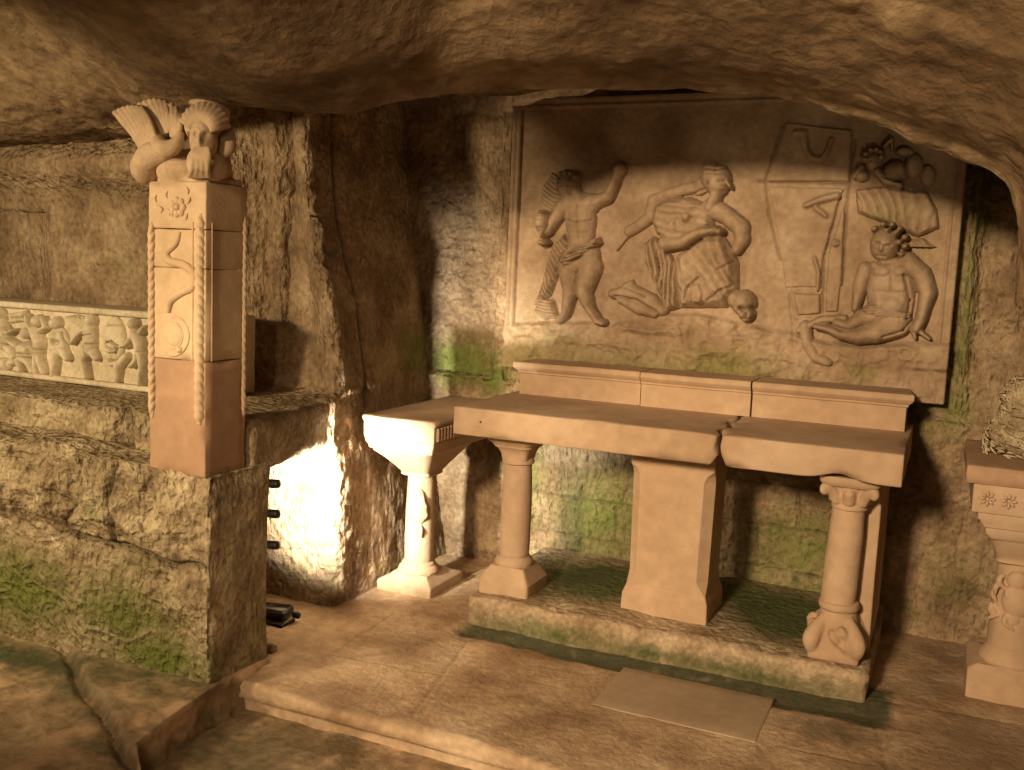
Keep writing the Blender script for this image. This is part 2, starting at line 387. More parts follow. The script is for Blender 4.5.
# =================================================================== SETTING
# ---- paved platform
def floor_platform():
    xs = np.linspace(-3.2, 1.6, 520)
    prof = [(2.90, -.20), (2.845, -.16), (2.83, -.14), (2.83, -.085), (2.85, -.078), (2.85, -.066), (2.80, -.060), (2.785, -.045), (2.780, -.02), (2.785, -.006), (2.80, 0)]
    ys = [p[0] for p in prof] + list(np.linspace(2.815, 4.95, 250))
    zs = [p[1] for p in prof] + [0]*250
    P = np.zeros((len(xs), len(ys), 3)); P[..., 0] = xs[:, None]; P[..., 1] = np.array(ys)[None]; P[..., 2] = np.array(zs)[None]
    X, Y = P[..., 0], P[..., 1]
    seam = np.zeros(X.shape)
    def sm(a, b, w=.007, k=1.0):
        nonlocal seam
        p, q = atz(*a, 0)[:2], atz(*b, 0)[:2]
        d, _ = seg_dist(X+.008*fbm(P, 9, 2), Y+.008*fbm(P+5, 9, 2), p, q); seam = np.maximum(seam, k*np.exp(-(d/w)**2))
    for a, b in (((411, 718), (468, 640)), ((330, 654), (452, 676)), ((330, 654), (395, 612)), ((468, 640), (500, 628)), ((868, 700), (890, 790)),
                 ((777, 745), (870, 765)), ((777, 697), (870, 715)), ((870, 700), (1030, 728)), ((780, 775), (757, 745)), ((560, 560), (640, 575))):
        sm(a, b, .0045, k=.45)
    
    top = sstep(2.79, 2.83, Y)
    z = -.010*seam*top + fbm(P, 2.0, 4)*.010*top + fbm(P, 14, 3)*.003*top
    # worn front nosing, broken places
    wear = np.clip(fbm(P*np.array([1, 0, 0]), 3.1, 4)+.05, 0, 1)
    P[..., 1] += (1-top)*(fbm(P*np.array([1, .3, 1]), 5, 4)*.012) + np.where(P[..., 2] > -.05, (1-top)*wear*.05, 0)
    # shallow gutter along the front of the altar plinth
    g = np.exp(-((Y-3.70)/.075)**2*1.0)*sstep(-1.95, -1.80, X)*(1-sstep(-.10, .06, X))
    z = z - .016*g
    P[..., 2] += z
    gn = .06*fbm(P, 6, 5); lo = 3.655-.05*sstep(-1.2, -.4, X)
    moss = 1.15*sstep(lo-.02, lo+.03, Y+gn)*(1-sstep(3.95, 4.0, Y))*sstep(-1.92, -1.80, X+gn)*(1-sstep(-.12, -.04, X+gn))
    moss = np.maximum(moss, .9*sstep(3.0, 3.2, Y)*blobs(P, [(.5, 4.4, 0, .6, .3, .3, .4)]))
    moss = np.maximum(moss, blobs(P, [(-.25, 3.5, 0, .22, .12, .3, .7), (.0, 3.2, 0, .5, .3, .3, .35), (.7, 3.4, 0, .4, .4, .3, .5), (-2.35, 4.05, 0, .3, .12, .2, .3)]))
    # pull the outline back round the rock at the left
    me = from_arrays('floor', P, grid_faces(*P.shape[:2], flip=False))
    attr(me, 'moss', moss*(P[..., 2] > -.06))
    damp = .42*sstep(-.12, .08, X+.12*fbm(P, 4, 4))*sstep(-.25, .05, fbm(P+2, 2.6, 4)+.1)
    q = [atz(330, 650, 0), atz(395, 612, 0), atz(462, 636, 0), atz(438, 668, 0)]
    damp = np.maximum(damp, .30*np.exp(-(((X+1.93)/.20)**2+((Y-3.42)/.20)**2)**2)*sstep(-.5, .1, fbm(P+6, 6, 4)))
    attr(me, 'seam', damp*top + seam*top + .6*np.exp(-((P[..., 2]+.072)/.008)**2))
    o = link('floor', me, MAT['floor']); tag(o, kind='structure')
floor_platform()
# ---- lower floor in front of the step
xs = np.linspace(-2.6, 2.6, 300); ys = np.linspace(-1.0, 2.95, 260)
P = np.zeros((300, 260, 3)); P[..., 0] = xs[:, None]; P[..., 1] = ys[None]; P[..., 2] = -.118
P[..., 2] += fbm(P, 1.8, 4)*.03 + ridge(P, 6, 3)*.008
mo = .42 + .6*fbm(P, 2.5, 3)
rock_grid('floor_lower', P, MAT['wet'], 0, moss=np.clip(mo, 0, 1), out=(0, 0, 1)).__setitem__('kind', 'structure')
# ---- left floor terrace, with a broken edge dropping to the lower floor
def left_terrace():
    nx, ny = 260, 260
    edge_y = [-1.0, 1.5, 2.10, 2.26, 2.45, 2.70, 3.2]; edge_x = [-1.9, -2.0, -2.12, -2.30, -2.325, -2.335, -2.36]
    ys = np.linspace(-1.0, 3.0, ny); ex = np.interp(ys, edge_y, edge_x)
    u = np.linspace(0, 1, nx-14)
    P = np.zeros((nx, ny, 3)); P[..., 1] = ys[None]
    P[:nx-14, :, 0] = -5.6 + (ex[None]+5.6)*(u[:, None]**.6)
    for k in range(14):
        t = (k+1)/14; P[nx-14+k, :, 0] = ex + .05*t - .03*math.sin(t*3.1); P[nx-14+k, :, 2] = -.22*t
    dx, dy = (-2.32+2.97), (2.25-2.61)
    side = (P[..., 0]+2.97)*(-dy) + (P[..., 1]-2.61)*dx      # > 0 on the raised triangle in front of the pier
    side = side/math.hypot(dx, dy) + fbm(P, 6, 3)*.03
    top = P[..., 2] > -.001
    lift = sstep(-.012, .012, side)
    hz = np.where(top, lift*.040 - .022 - .022*np.exp(-((side+.012)/.014)**2), 0)
    P[..., 2] += hz + fbm(P, 2.2, 4)*.02 + ridge(P, 7, 3)*.004 + top*fbm(P+2, 11, 4)*.008
    P[..., 0] += (~top)*fbm(P, 8, 4)*.05
    moss = blobs(P, [(-3.2, 2.6, 0, .8, .13, .3, 1.1), (-2.86, 2.5, 0, .16, .12, .3, .9), (-2.6, 2.38, 0, .12, .08, .3, .6), (-2.45, 2.22, 0, .14, .08, .3, .7), (-2.6, 2.62, 0, .3, .12, .3, .85), (-2.3, 2.4, -.1, .1, .5, .08, .5)])
    me = from_arrays('floor_left', P, grid_faces(nx, ny)); attr(me, 'moss', moss); attr(me, 'seam', np.where(top, .7*np.exp(-((side+.006)/.012)**2), 0))
    tag(link('floor_left', me, MAT['wet']), kind='structure')
left_terrace()

# ---- ceiling vault: a rock lip swept along the mouth of the alcove
def ceiling():
    K = [(-6.0, 1.9, 3.2), (-5.2, 2.02, 3.3), (-4.4, 2.10, 3.36), (-3.4, 2.145, 3.3), *[(q[0], q[2], q[1]) for q in (at(225, 108, 2.98), at(330, 112, 3.0), at(400, 103, 3.08), at(460, 95, 3.2), at(530, 91, 3.38))], (-.88, 2.25, 3.5), (-.43, 2.165, 3.5),
         (-.18, 2.075, 3.5), (-.01, 1.995, 3.5), (.085, 1.955, 3.5), (.135, 1.86, 3.5), (.165, 1.72, 3.5), (.20, 1.5, 3.48), (.30, 1.2, 3.45), (.46, .8, 3.4), (.62, .3, 3.4), (.72, -.3, 3.4)]
    nt, ns = 460, 230
    Lp = smooth_path(K, 900)
    seg = np.r_[0, np.cumsum(np.linalg.norm(np.diff(Lp[:, :2], axis=0), axis=1))]
    t = np.linspace(0, seg[-1], nt); Lp = np.stack([np.interp(t, seg, Lp[:, i]) for i in range(3)], -1)
    T = np.gradient(Lp[:, :2], axis=0); T /= np.linalg.norm(T, axis=1, keepdims=True)
    ker = np.ones(41)/41; Nn = np.stack([np.convolve(np.pad(-T[:, 1], 20, 'edge'), ker, 'valid'), np.convolve(np.pad(T[:, 0], 20, 'edge'), ker, 'valid')], -1)
    Nn /= np.linalg.norm(Nn, axis=1, keepdims=True)           # outward: up over the arch, right at the jamb
    right = sstep(-.9, .15, Lp[:, 0]); jamb = sstep(.05, .2, Lp[:, 0])
    s = np.concatenate([-np.linspace(1.45, 0, 60)**1.0, np.linspace(0, 1, ns-60)[1:]**1.6*3.9, [4.2]])   # behind (<0), in front (>0)
    P = np.zeros((nt, len(s), 3))
    for j, d in enumerate(s):
        if d < 0:
            b = -d; off = (.26*sstep(0, .30, b)+.03*b)*sstep(-3.3, -2.8, Lp[:, 0]) + jamb*(.55*sstep(0, .5, b)); Y = Lp[:, 2]+b
        else:
            off = .035*sstep(0, .10, d)*right + .20*d + .055*sstep(.25, .75, d)*(1+right*.6) + .25*right*sstep(0, 2.2, d) ; Y = Lp[:, 2]-d
            lft = 1-sstep(-3.4, -2.4, Lp[:, 0]); off = off + lft*.12*sstep(.1, .8, d)
        P[:, j, 0] = Lp[:, 0]+Nn[:, 0]*off; P[:, j, 2] = Lp[:, 1]+Nn[:, 1]*off; P[:, j, 1] = Y
    front = sstep(0, .3, s)[None, :]
    X = P[..., 0]; lf = 1-sstep(-3.3, -2.5, X); rr = sstep(-1.3, -.2, X)
    disp = fbm(P, 1.1, 3)*.05*front + fbm(P, 3.3, 4)*.022 + ridge(P, 6, 4)*(.003+.022*lf+.016*rr) + fbm(P, 22, 3)*(.0015+.006*rr+.005*lf)
    # broken ledge line across the vault
    dl = (P[..., 1]-(2.86+.12*np.sin(X*1.7)+.10*fbm(P, 1.5, 2)))
    disp = disp - .022*sstep(-.015, .02, dl)*sstep(-2.0, -1.3, X)*(1-sstep(.2, .5, X))*front
    moss = blobs(P, [(.35, 2.9, 2.3, .3, .6, .5, .25)])
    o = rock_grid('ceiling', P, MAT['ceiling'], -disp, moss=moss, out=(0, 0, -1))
    tag(o, kind='structure')
ceiling()

# ---- back wall
def wall_back():
    xs = np.linspace(-3.2, 2.2, 620); zs = np.linspace(-.08, 2.75, 330)
    P = np.zeros((620, 330, 3)); P[..., 0] = xs[:, None]; P[..., 2] = zs[None]; P[..., 1] = 4.74
    X, Z = P[..., 0], P[..., 2]
    low = (1-sstep(.985, 1.02, Z+.01*fbm(P, 5, 3)))
    P[..., 1] -= low*.07*(1-sstep(-2.12, -2.05, X)) + low*.03*sstep(-2.12, -2.05, X)
    # pilaster strip beside the relief
    P[..., 1] -= .05*sstep(-2.235, -2.215, X)*(1-sstep(-2.16, -2.14, X))*(1-low)
    # hollow rough zone at the right
    P[..., 1] += .05*sstep(.05, .12, X)*sstep(1.25, 1.4, Z) - .03*np.exp(-((X-.07)/.025)**2)*sstep(.9, 1.1, Z)
    # rough-coursed masonry below
    seam = np.zeros(X.shape)
    for z in (.2, .41, .62, .84):
        seam = np.maximum(seam, np.exp(-((Z-z-.01*fbm(P, 4, 2))/.006)**2))
    for i, z0 in enumerate((-.01, .2, .41, .62)):
        for x in np.arange(-3.1+.17*(i % 2), 2.0, .36):
            seam = np.maximum(seam, np.exp(-((X-x-.02*math.sin(9*x+i)-.01*fbm(P, 5, 2))/.006)**2)*(Z > z0)*(Z < z0+.21))
    seam = seam*(Z < .86)*(X > -2.1)*(X < -.2)*sstep(-.25, .25, fbm(P, 3, 3))
    disp = fbm(P, 2.2, 4)*.030 + fbm(P, 9, 4)*.012 + ridge(P, 16, 3)*.004 + .02*ridge(P, 7, 3)*sstep(.06, .12, X)*sstep(1.3, 1.5, Z)*(1-sstep(1.85, 1.95, Z)) - seam*.012
    rel = sstep(-2.13, -2.10, X)*(1-sstep(-.01, .02, X))*sstep(.98, 1.02, Z)
    disp = disp*(1-.85*rel)
    moss = blobs(P, [(-2.42, 4.7, 1.08, .26, .5, .14, 1.3), (-2.2, 4.7, 1.0, .10, .5, .12, 1.2), (-2.0, 4.7, .55, .12, .5, .5, .8), (-1.55, 4.7, .33, .34, .5, .30, .95), (-1.25, 4.7, .35, .14, .5, .35, 1.0), (-1.4, 4.7, .05, .5, .5, .12, .7),
                     (-.55, 4.7, .32, .34, .5, .24, .80), (-.75, 4.7, .2, .2, .5, .2, .6), (-.45, 4.7, .1, .4, .5, .12, .9), (.06, 4.7, 1.5, .05, .5, .6, .75), (.10, 4.7, 2.0, .09, .5, .22, .85), (.05, 4.7, 1.05, .09, .5, .16, .8), (.12, 4.7, .3, .3, .5, .25, .30), (-.1, 4.7, 1.0, .15, .5, .2, .4)])
    o = rock_grid('wall_back', P, MAT['rock'], disp, moss=moss, seam=seam*.4, out=(0, -1, 0)); tag(o, kind='structure')
wall_back()
# ---- right wall, closing the cave behind the arch
xs = np.linspace(3.4, 5.0, 60); zs = np.linspace(-.2, 2.9, 90)
P = np.zeros((60, 90, 3)); P[..., 1] = xs[:, None]; P[..., 2] = zs[None]; P[..., 0] = 1.45
rock_grid('wall_right', P, MAT['rock'], fbm(P, 2, 4)*.06, out=(-1, 0, 0)).__setitem__('kind', 'structure')

# ---- left wall behind the sarcophagus
def wall_left():
    xs = np.linspace(-6.0, -2.80, 420); zs = np.linspace(.80, 2.45, 220)
    P = np.zeros((420, 220, 3)); P[..., 0] = xs[:, None]; P[..., 2] = zs[None]
    X, Z = P[..., 0], P[..., 2]
    base = 3.68 + .10*sstep(-3.2, -2.95, X) + .12*sstep(-2.93, -2.82, X) + .07*np.clip(-2.9-X, 0, 1)*0
    P[..., 1] = base - .13*np.exp(-((Z-2.02)/.10)**2)*(1-sstep(-3.3, -2.9, X)) - .10*sstep(2.02, 2.4, Z)
    P[..., 1] -= .06*sstep(1.84, 1.90, Z+.04*np.sin(X*9))*sstep(-3.0, -2.9, X)
    P[..., 1] += .08*sstep(-4.3, -4.5, X)*(Z < 1.8)
    disp = fbm(P, 2.0, 4)*.035 + ridge(P*np.array([1, 1, 2.0]), 6, 4)*.010 + fbm(P, 18, 3)*.005
    moss = blobs(P, [(-3.6, 3.7, 1.5, .6, .5, .12, .28), (-3.9, 3.7, 1.9, .4, .5, .1, .2)])
    o = rock_grid('wall_left', P, MAT['rock'], disp, moss=moss, out=(0, -1, 0)); tag(o, kind='structure')
wall_left()

# ---- rock buttress between niche and altar
def buttress():
    nz, ny = 240, 220
    zs = np.linspace(-.05, 2.55, nz)
    xf = np.interp(zs, [-.05, .75, 1.0, 1.35, 1.7, 1.9, 2.15, 2.6], [-2.475, -2.47, -2.485, -2.565, -2.65, -2.69, -2.73, -2.76])
    xr = np.interp(zs, [-.05, 1.0, 1.95, 2.6], [-2.44, -2.63, -2.79, -2.88])
    yf = np.interp(zs, [-.05, .70, .78, .97, 1.0, 1.2, 2.6], [3.63, 3.62, 3.56, 3.57, 3.66, 3.70, 3.70])
    # path in plan: from far left along the front face, round the corner, back along the side
    P = np.zeros((nz, ny, 3)); nf = 100
    for i, z in enumerate(zs):
        x0 = -3.5
        u = np.linspace(0, 1, nf)
        P[i, :nf, 0] = x0+(xf[i]-.03-x0)*u; P[i, :nf, 1] = yf[i] + (0 if z < .98 else .10*(1-sstep(.80, .99, u)) ) - .0*u
        v = np.linspace(0, 1, ny-nf)
        P[i, nf:, 0] = xf[i]+(xr[i]-xf[i])*v; P[i, nf:, 1] = yf[i]+.03+(4.8-yf[i]-.03)*v
        P[i, :, 2] = z
    n = np.array((0, -1, 0)); 
    Z = P[..., 2]; col = np.arange(ny)[None, :]
    side = (col >= nf)
    crack = np.exp(-((P[..., 1]-3.92-.02*np.sin(Z*6))/.012)**2)*side*(Z > .9)
    disp = fbm(P*np.array([1, 1, .45]), 3.0, 4)*.028 + fbm(P, 12, 4)*.011 + ridge(P*np.array([1, 1, .35]), 14, 3)*.005*side - crack*.02
    edge = np.exp(-((col-nf)/7.0)**2); disp = disp + edge*fbm(P, 14, 3)*.030
    moss = blobs(P, [(-2.6, 4.6, 1.15, .2, .25, .15, .8), (-2.7, 3.6, .1, .3, .2, .1, .3), (-2.45, 4.3, .05, .1, .4, .1, .4)])
    nn = normals(P); 
    if nn[120, 30, 1] > 0: nn = -nn
    fl = normals(P)[120, 30, 1] > 0
    Q = P+nn*disp[..., None]
    me = from_arrays('wall_buttress', Q, grid_faces(nz, ny, flip=fl)); attr(me, 'moss', moss); attr(me, 'seam', crack*.6)
    tag(link('wall_buttress', me, MAT['rock']), kind='structure')
buttress()

# ---- rock-cut pier carrying the pillar (front, right side and top in one surface)
def pier():
    zs = list(np.linspace(-.10, .80, 150)); ntop = 60
    nf, nsd = 330, 60
    rows = 150+ntop
    P = np.zeros((rows, nf+nsd, 3))
    for i in range(rows):
        k = min(i, 149); z = zs[k]; t = 0 if i < 150 else (i-149)/ntop
        inx = .02*sstep(.72, .80, np.array(z)); 
        u = np.linspace(0, 1, nf)**.75
        P[i, :nf, 0] = -5.6+(-2.365+5.6)*u - t*.30*0; P[i, :nf, 1] = 2.66+inx
        v = np.linspace(0, 1, nsd+1)[1:]
        P[i, nf:, 0] = -2.36 - inx*.5; P[i, nf:, 1] = 2.665+inx + v*.33
        P[i, :, 2] = z
        if t > 0:
            P[i, :nf, 1] = 2.68+t*.62*(1) ; P[i, :nf, 1] = np.where(P[i, :nf, 0] > -2.45, 2.68+t*.33, P[i, :nf, 1])
            P[i, nf:, 1] = np.maximum(P[i, nf:, 1], 2.68+t*.33)
            P[i, nf:, 0] = -2.37
            lf = 1-sstep(-3.2, -2.75, P[i, :nf, 0])
            P[i, :nf, 2] = .805 + lf*(.03+.02*t)
    X, Y, Z = P[..., 0], P[..., 1], P[..., 2]
    face = (np.arange(rows) < 150)[:, None]*np.ones((1, nf+nsd))
    front = face*(np.arange(nf+nsd) < nf)[None, :]
    # diagonal crack separating the green recessed face at the far left from the squared block
    cx = np.interp(Z, [0, .25, .45, .62, .8], [-3.02, -3.05, -3.10, -3.03, -3.2]) + fbm(P, 8, 3)*.03
    rec = (1-sstep(-.02, .03, X-cx))*front*(1-sstep(.50, .60, Z+.10*fbm(P, 3, 3)))
    disp = fbm(P, 1.8, 4)*.05*front + fbm(P, 6, 4)*.022*front
    up = sstep(.42, .62, Z+.10*fbm(P, 3, 3))*(1-sstep(-2.55, -2.42, X))*front
    disp = disp + up*(ridge(P*np.array([1, 1, 1.5]), 6.5, 4)*.06+fbm(P, 20, 3)*.015) + (1-up)*front*ridge(P, 10, 3)*.006
    disp = disp - rec*.05
    d1, _ = seg_dist(X+.03*fbm(P, 9, 3), Z+.03*fbm(P+3, 9, 3), (-3.05, .50), (-2.37, .455))
    d2, _ = seg_dist(X+.03*fbm(P, 9, 3), Z+.03*fbm(P+3, 9, 3), (-2.83, .80), (-2.83, .47))
    crk = (np.exp(-(d1/.011)**2)+np.exp(-(d2/.011)**2)*.8+np.exp(-((X-cx)/.012)**2)*(Z < .62))*front
    disp = disp - np.clip(crk, 0, 1)*.035
    disp = disp + (1-front)*face*(fbm(P, 4, 4)*.010)
    corner = np.exp(-((np.arange(nf+nsd)-nf)/3.0)**2)[None, :]*face
    disp = disp*(1-.6*corner) - corner*np.clip(fbm(P, 13, 3), -.2, 1)*.035 - corner*.006
    disp = disp + (1-face)*ridge(P, 5, 4)*.015*(1-sstep(-2.85, -2.7, X))
    moss = blobs(P, [(-3.4, 2.66, .20, .38, .4, .20, 1.15), (-2.80, 2.66, .22, .30, .3, .17, 1.0), (-2.62, 2.66, .08, .30, .3, .12, 1.15), (-2.75, 2.66, .42, .25, .3, .08, .40), (-2.9, 2.66, .62, .10, .3, .06, .5), (-2.36, 2.95, .08, .1, .15, .2, .55), (-3.6, 2.66, .2, .3, .3, .25, .9)])
    nn = normals(P); s = -1 if nn[60, 200, 1] > 0 else 1
    Q = P + s*nn*disp[..., None]
    me = from_arrays('rock_pier', Q, grid_faces(rows, nf+nsd, flip=(s < 0))); attr(me, 'moss', moss); attr(me, 'seam', np.clip(crk*.75, 0, 1))
    o = link('rock_pier', me, MAT['pier'])
    tag(o, 'rough rock-cut pier with green algae at its foot, under the carved square pillar', 'rock pier')
pier()
# ---- rough ledge under the sarcophagus, bridging the recess to the buttress
def ledge():
    P, D, F = rbox_arrays(-5.6, -2.385, 2.90, 3.80, .765, .968, r=.03, step=.024)
    X, Y, Z = P[:, 0], P[:, 1], P[:, 2]
    left = 1-sstep(-2.95, -2.70, X); top = D[:, 2] > .8; fr = D[:, 1] < -.5
    P = P + D*((fbm(P, 2.6, 4)*.045 + ridge(P, 7, 4)*.022)*left*(~top) + fbm(P, 7, 4)*.014*(1-left)*(~top) + fbm(P, 5, 3)*.008*top)[:, None]
    dk = np.exp(-((X+2.98+.02*fbm(P, 6, 2))/.05)**2)*fr
    P[:, 1] += dk*.07 - .03*left*fr
    P[:, 0] -= sstep(-2.6, -2.40, X)*np.clip(Y-2.95, 0, 1)*.17
    P[:, 2] += (D[:, 2] < -.3)*(.03*fbm(P, 9, 3))
    me = from_arrays('rock_ledge', P, F); attr(me, 'moss', blobs(P, [(-3.9, 2.9, .9, .3, .3, .1, .4)])); attr(me, 'seam', dk*.4)
    tag(link('rock_ledge', me, MAT['pier']), 'rough broken rock ledge running behind the pillar, beneath the carved sarcophagus', 'rock ledge')
ledge()

# =================================================================== RELIEF TOOLS
class Field:
    gain = 2.0
    dirt = .45  # strength of the shade painted into carved hollows
    """height field of carved shapes on the plane Y = y0 (coordinates in metres)"""
    def __init__(s, y0, px_box, step=.0045, rough=.0012):
        s.y0 = y0; a = at(px_box[0], px_box[1], y0); b = at(px_box[2], px_box[3], y0)
        c = at(px_box[0], px_box[3], y0); d = at(px_box[2], px_box[1], y0)
        x0 = min(a[0], c[0]); x1 = max(b[0], d[0]); z0 = min(c[2], b[2]); z1 = max(a[2], d[2])
        s.X, s.Z = np.meshgrid(np.arange(x0, x1, step), np.arange(z0, z1, step), indexing='ij')
        s.P3 = np.stack([s.X, s.X*0+y0, s.Z], -1)
        w = .0035; s.wx = s.X+w*fbm(s.P3, 14, 3); s.wz = s.Z+w*fbm(s.P3+7, 14, 3)
        m = at((px_box[0]+px_box[2])/2, (px_box[1]+px_box[3])/2, y0); n = at((px_box[0]+px_box[2])/2+1, (px_box[1]+px_box[3])/2, y0)
        s.k = n[0]-m[0]; s.H = np.zeros(s.X.shape); s.rough = rough
    def q(s, p): a = at(p[0], p[1], s.y0); return (a[0], a[2])
    def cap(s, a, ra, b, rb, h, e=2.0):
        d, t = seg_dist(s.wx, s.wz, s.q(a), s.q(b)); r = (ra+(rb-ra)*t)*s.k
        v = np.clip(1-(d/r)**e, 0, 1)**.5*h; s.H = np.maximum(s.H, v); return s
    def chain(s, pts, h):
        for (x0, y0, r0), (x1, y1, r1) in zip(pts[:-1], pts[1:]): s.cap((x0, y0), r0, (x1, y1), r1, h)
        return s
    def ell(s, c, rx, ry, h, ang=0.0, add=False):
        cx, cz = s.q(c); ca, sa = math.cos(math.radians(ang)), math.sin(math.radians(ang)); dx, dz = s.wx-cx, s.wz-cz
        u = (dx*ca+dz*sa)/(rx*s.k); v = (-dx*sa+dz*ca)/(ry*s.k); e = np.clip(1-u*u-v*v, 0, 1)**.5*h
        s.H = s.H+e*(s.H > 0) if add else np.maximum(s.H, e); return s
    def poly(s, pts, h, soft=4.0, folds=None):
        if folds: folds = (folds[0], folds[1]*1.5, folds[2]*.75)
        q = [s.q(p) for p in pts]; inside = np.zeros(s.X.shape, bool); dm = np.full(s.X.shape, 9.0)
        for i in range(len(q)):
            (x0, z0), (x1, z1) = q[i], q[(i+1) % len(q)]
            d, _ = seg_dist(s.wx, s.wz, q[i], q[(i+1) % len(q)]); dm = np.minimum(dm, d)
            if abs(z1-z0) > 1e-9:
                c = ((z0 > s.wz) != (z1 > s.wz)) & (s.wx < (x1-x0)*(s.wz-z0)/(z1-z0)+x0); inside ^= c
        v = np.where(inside, h*np.clip(dm/(soft*s.k), 0, 1)**.6, 0)
        if folds:
            ang, per, amp = folds; a = math.radians(ang)
            ph = (s.wx*math.cos(a)+s.wz*math.sin(a))/(per*s.k)*2*math.pi + 5.5*fbm(s.P3, 5.5, 3)
            v = np.where(v > 0, v*(1+amp*(np.abs(np.sin(ph))*2-1)+.35*fbm(s.P3+3, 9, 3)), 0)
        s.H = np.maximum(s.H, v); return s
    def cut(s, pts, w, d):
        for a, b in zip(pts[:-1], pts[1:]):
            dd, _ = seg_dist(s.wx, s.wz, s.q(a), s.q(b)); s.H = s.H-d*np.exp(-(dd/(w*s.k))**2)*(s.H > 0)
        return s
    def mesh(s, name, mat, parent, moss=None, floor=.0025, full=False, back=.012, base=0.0):
        H = s.H.copy()
        if full: m = None; keep = np.ones((H.shape[0]-1, H.shape[1]-1), bool)
        else:
            on = H > floor; on2 = on.copy()
            on2[1:] |= on[:-1]; on2[:-1] |= on[1:]; on2[:, 1:] |= on[:, :-1]; on2[:, :-1] |= on[:, 1:]
            H = np.where(on, H, -back); keep = on2[:-1, :-1] & on2[1:, :-1] & on2[1:, 1:] & on2[:-1, 1:]
        H = np.where(H > 0, H*s.gain, H)
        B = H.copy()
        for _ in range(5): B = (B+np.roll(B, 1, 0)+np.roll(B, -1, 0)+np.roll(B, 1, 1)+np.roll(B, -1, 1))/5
        crevice_shade = np.clip((B-H)*180, 0, 1)*(H > -.001)  # painted-in shade and soiling of the carved hollows, from concavity
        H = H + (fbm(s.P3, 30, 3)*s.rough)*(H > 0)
        P = s.P3.copy(); P[..., 1] = s.y0 - H - base
        idx = -np.ones(H.size, int); F = np.array(grid_faces(*H.shape, mask=keep))
        used = np.unique(F); idx[used] = np.arange(len(used))
        V = P.reshape(-1, 3)[used]
        me = from_arrays(name, V, idx[F].tolist())
        if moss: attr(me, 'moss', blobs(V, moss))
        attr(me, 'seam', s.dirt*crevice_shade.ravel()[used])
        return link(name, me, mat, parent)

RY = 4.66                                       # plane of the relief's background
RM = [(-2.0, 4.66, 1.08, .18, .4, .18, .95), (-1.8, 4.66, 1.18, .3, .4, .16, .6), (-1.4, 4.66, 1.12, .6, .4, .14, .72), (-.95, 4.66, 1.16, .35, .4, .13, .85), (-.8, 4.66, 1.22, .12, .4, .10, .45), (-.35, 4.66, 1.2, .10, .4, .06, .55), (-.25, 4.66, 1.9, .18, .4, .08, .5), (-2.0, 4.66, 1.4, .06, .4, .25, .3)]
relief = empty('relief_panel', (-1.06, RY, 1.085), 'large carved relief panel of a woman, children and a skull, above the altar', 'relief')
# background panel with frame, ground, cracks
def relief_panel():
    st = .0055
    X, Z = np.meshgrid(np.arange(-2.13, .012, st), np.arange(1.085, 2.47, st), indexing='ij')
    P = np.stack([X, X*0+RY, Z], -1); H = np.zeros(X.shape)
    f = Field.__new__(Field); f.y0 = RY; f.X, f.Z, f.P3 = X, Z, P; f.wx = X+.004*fbm(P, 10, 3); f.wz = Z+.004*fbm(P+4, 10, 3)
    f.k = .00525; f.H = H+.02; f.rough = .002
    # ground of tumbled rock along the foot
    gx = [at(x, y, RY) for x, y in ((520, 322), (560, 318), (610, 322), (660, 312), (700, 310), (745, 322), (790, 330), (830, 340), (870, 342), (915, 340), (945, 338))]
    top = np.interp(X, [g[0] for g in gx], [g[2] for g in gx]) + .012*fbm(P, 9, 3)
    gr = sstep(0, .03, top-Z)
    f.H = f.H + gr*(.030+.030*ridge(P*np.array([1, 1, 1.3]), 9, 3)+.022*fbm(P, 11, 4))
    # wavy clouds and worn hollows in the field
    f.H = f.H + .005*fbm(P, 3.5, 4) + .003*ridge(P, 7, 4) + .0025*fbm(P, 20, 3)
    for p in (((760, 182), (852, 184)), ((783, 126), (766, 182)), ((766, 182), (770, 217)), ((770, 217), (781, 260)), ((791, 295), (796, 350)), ((856, 140), (848, 200)), ((848, 200), (843, 285))):
        f.cut(p, 1.1, .012)
    f.cut([(841, 198), (830, 237), (825, 256), (823, 312)], 1.3, .012)
    f.cut([(792, 290), (821, 292), (823, 314), (796, 318), (792, 290)], 1.0, -.007)
    seam = np.zeros(X.shape)
    for a, b in (((760, 182), (852, 184)), ((783, 126), (766, 182)), ((766, 182), (770, 217)), ((770, 217), (781, 260)), ((856, 140), (848, 200)), ((848, 200), (843, 285)), ((841, 198), (830, 237)), ((830, 237), (825, 256)), ((825, 256), (823, 312))):
        d, _ = seg_dist(f.wx, f.wz, f.q(a), f.q(b)); seam = np.maximum(seam, np.exp(-(d/.005)**2))
    # frame
    def bar(d): return .040*sstep(0, .006, d)*(1-sstep(.050, .056, d)) - .012*np.exp(-((d-.034)/.006)**2)
    fr = np.maximum(bar(X+2.128), bar(.010-X)) ; fr = np.maximum(fr, bar(2.455-Z))
    f.H = np.maximum(f.H, fr+.01)
    hole = np.zeros(X.shape)
    ed = np.minimum(np.minimum(X+2.13, .012-X), 2.47-Z); f.H = np.where(ed < st*1.3, -.07, f.H)
    P2 = P.copy(); P2[..., 1] = RY-f.H+fbm(P, 25, 3)*.0018
    me = from_arrays('background', P2, grid_faces(*X.shape)); attr(me, 'moss', blobs(P, RM)); attr(me, 'seam', seam*.6)
    link('background', me, MAT['relief'], relief)
relief_panel()
def figure(box, name='carved_figure', label=None, mat='relief', y0=None):
    return Field(RY-.022 if y0 is None else y0, box)
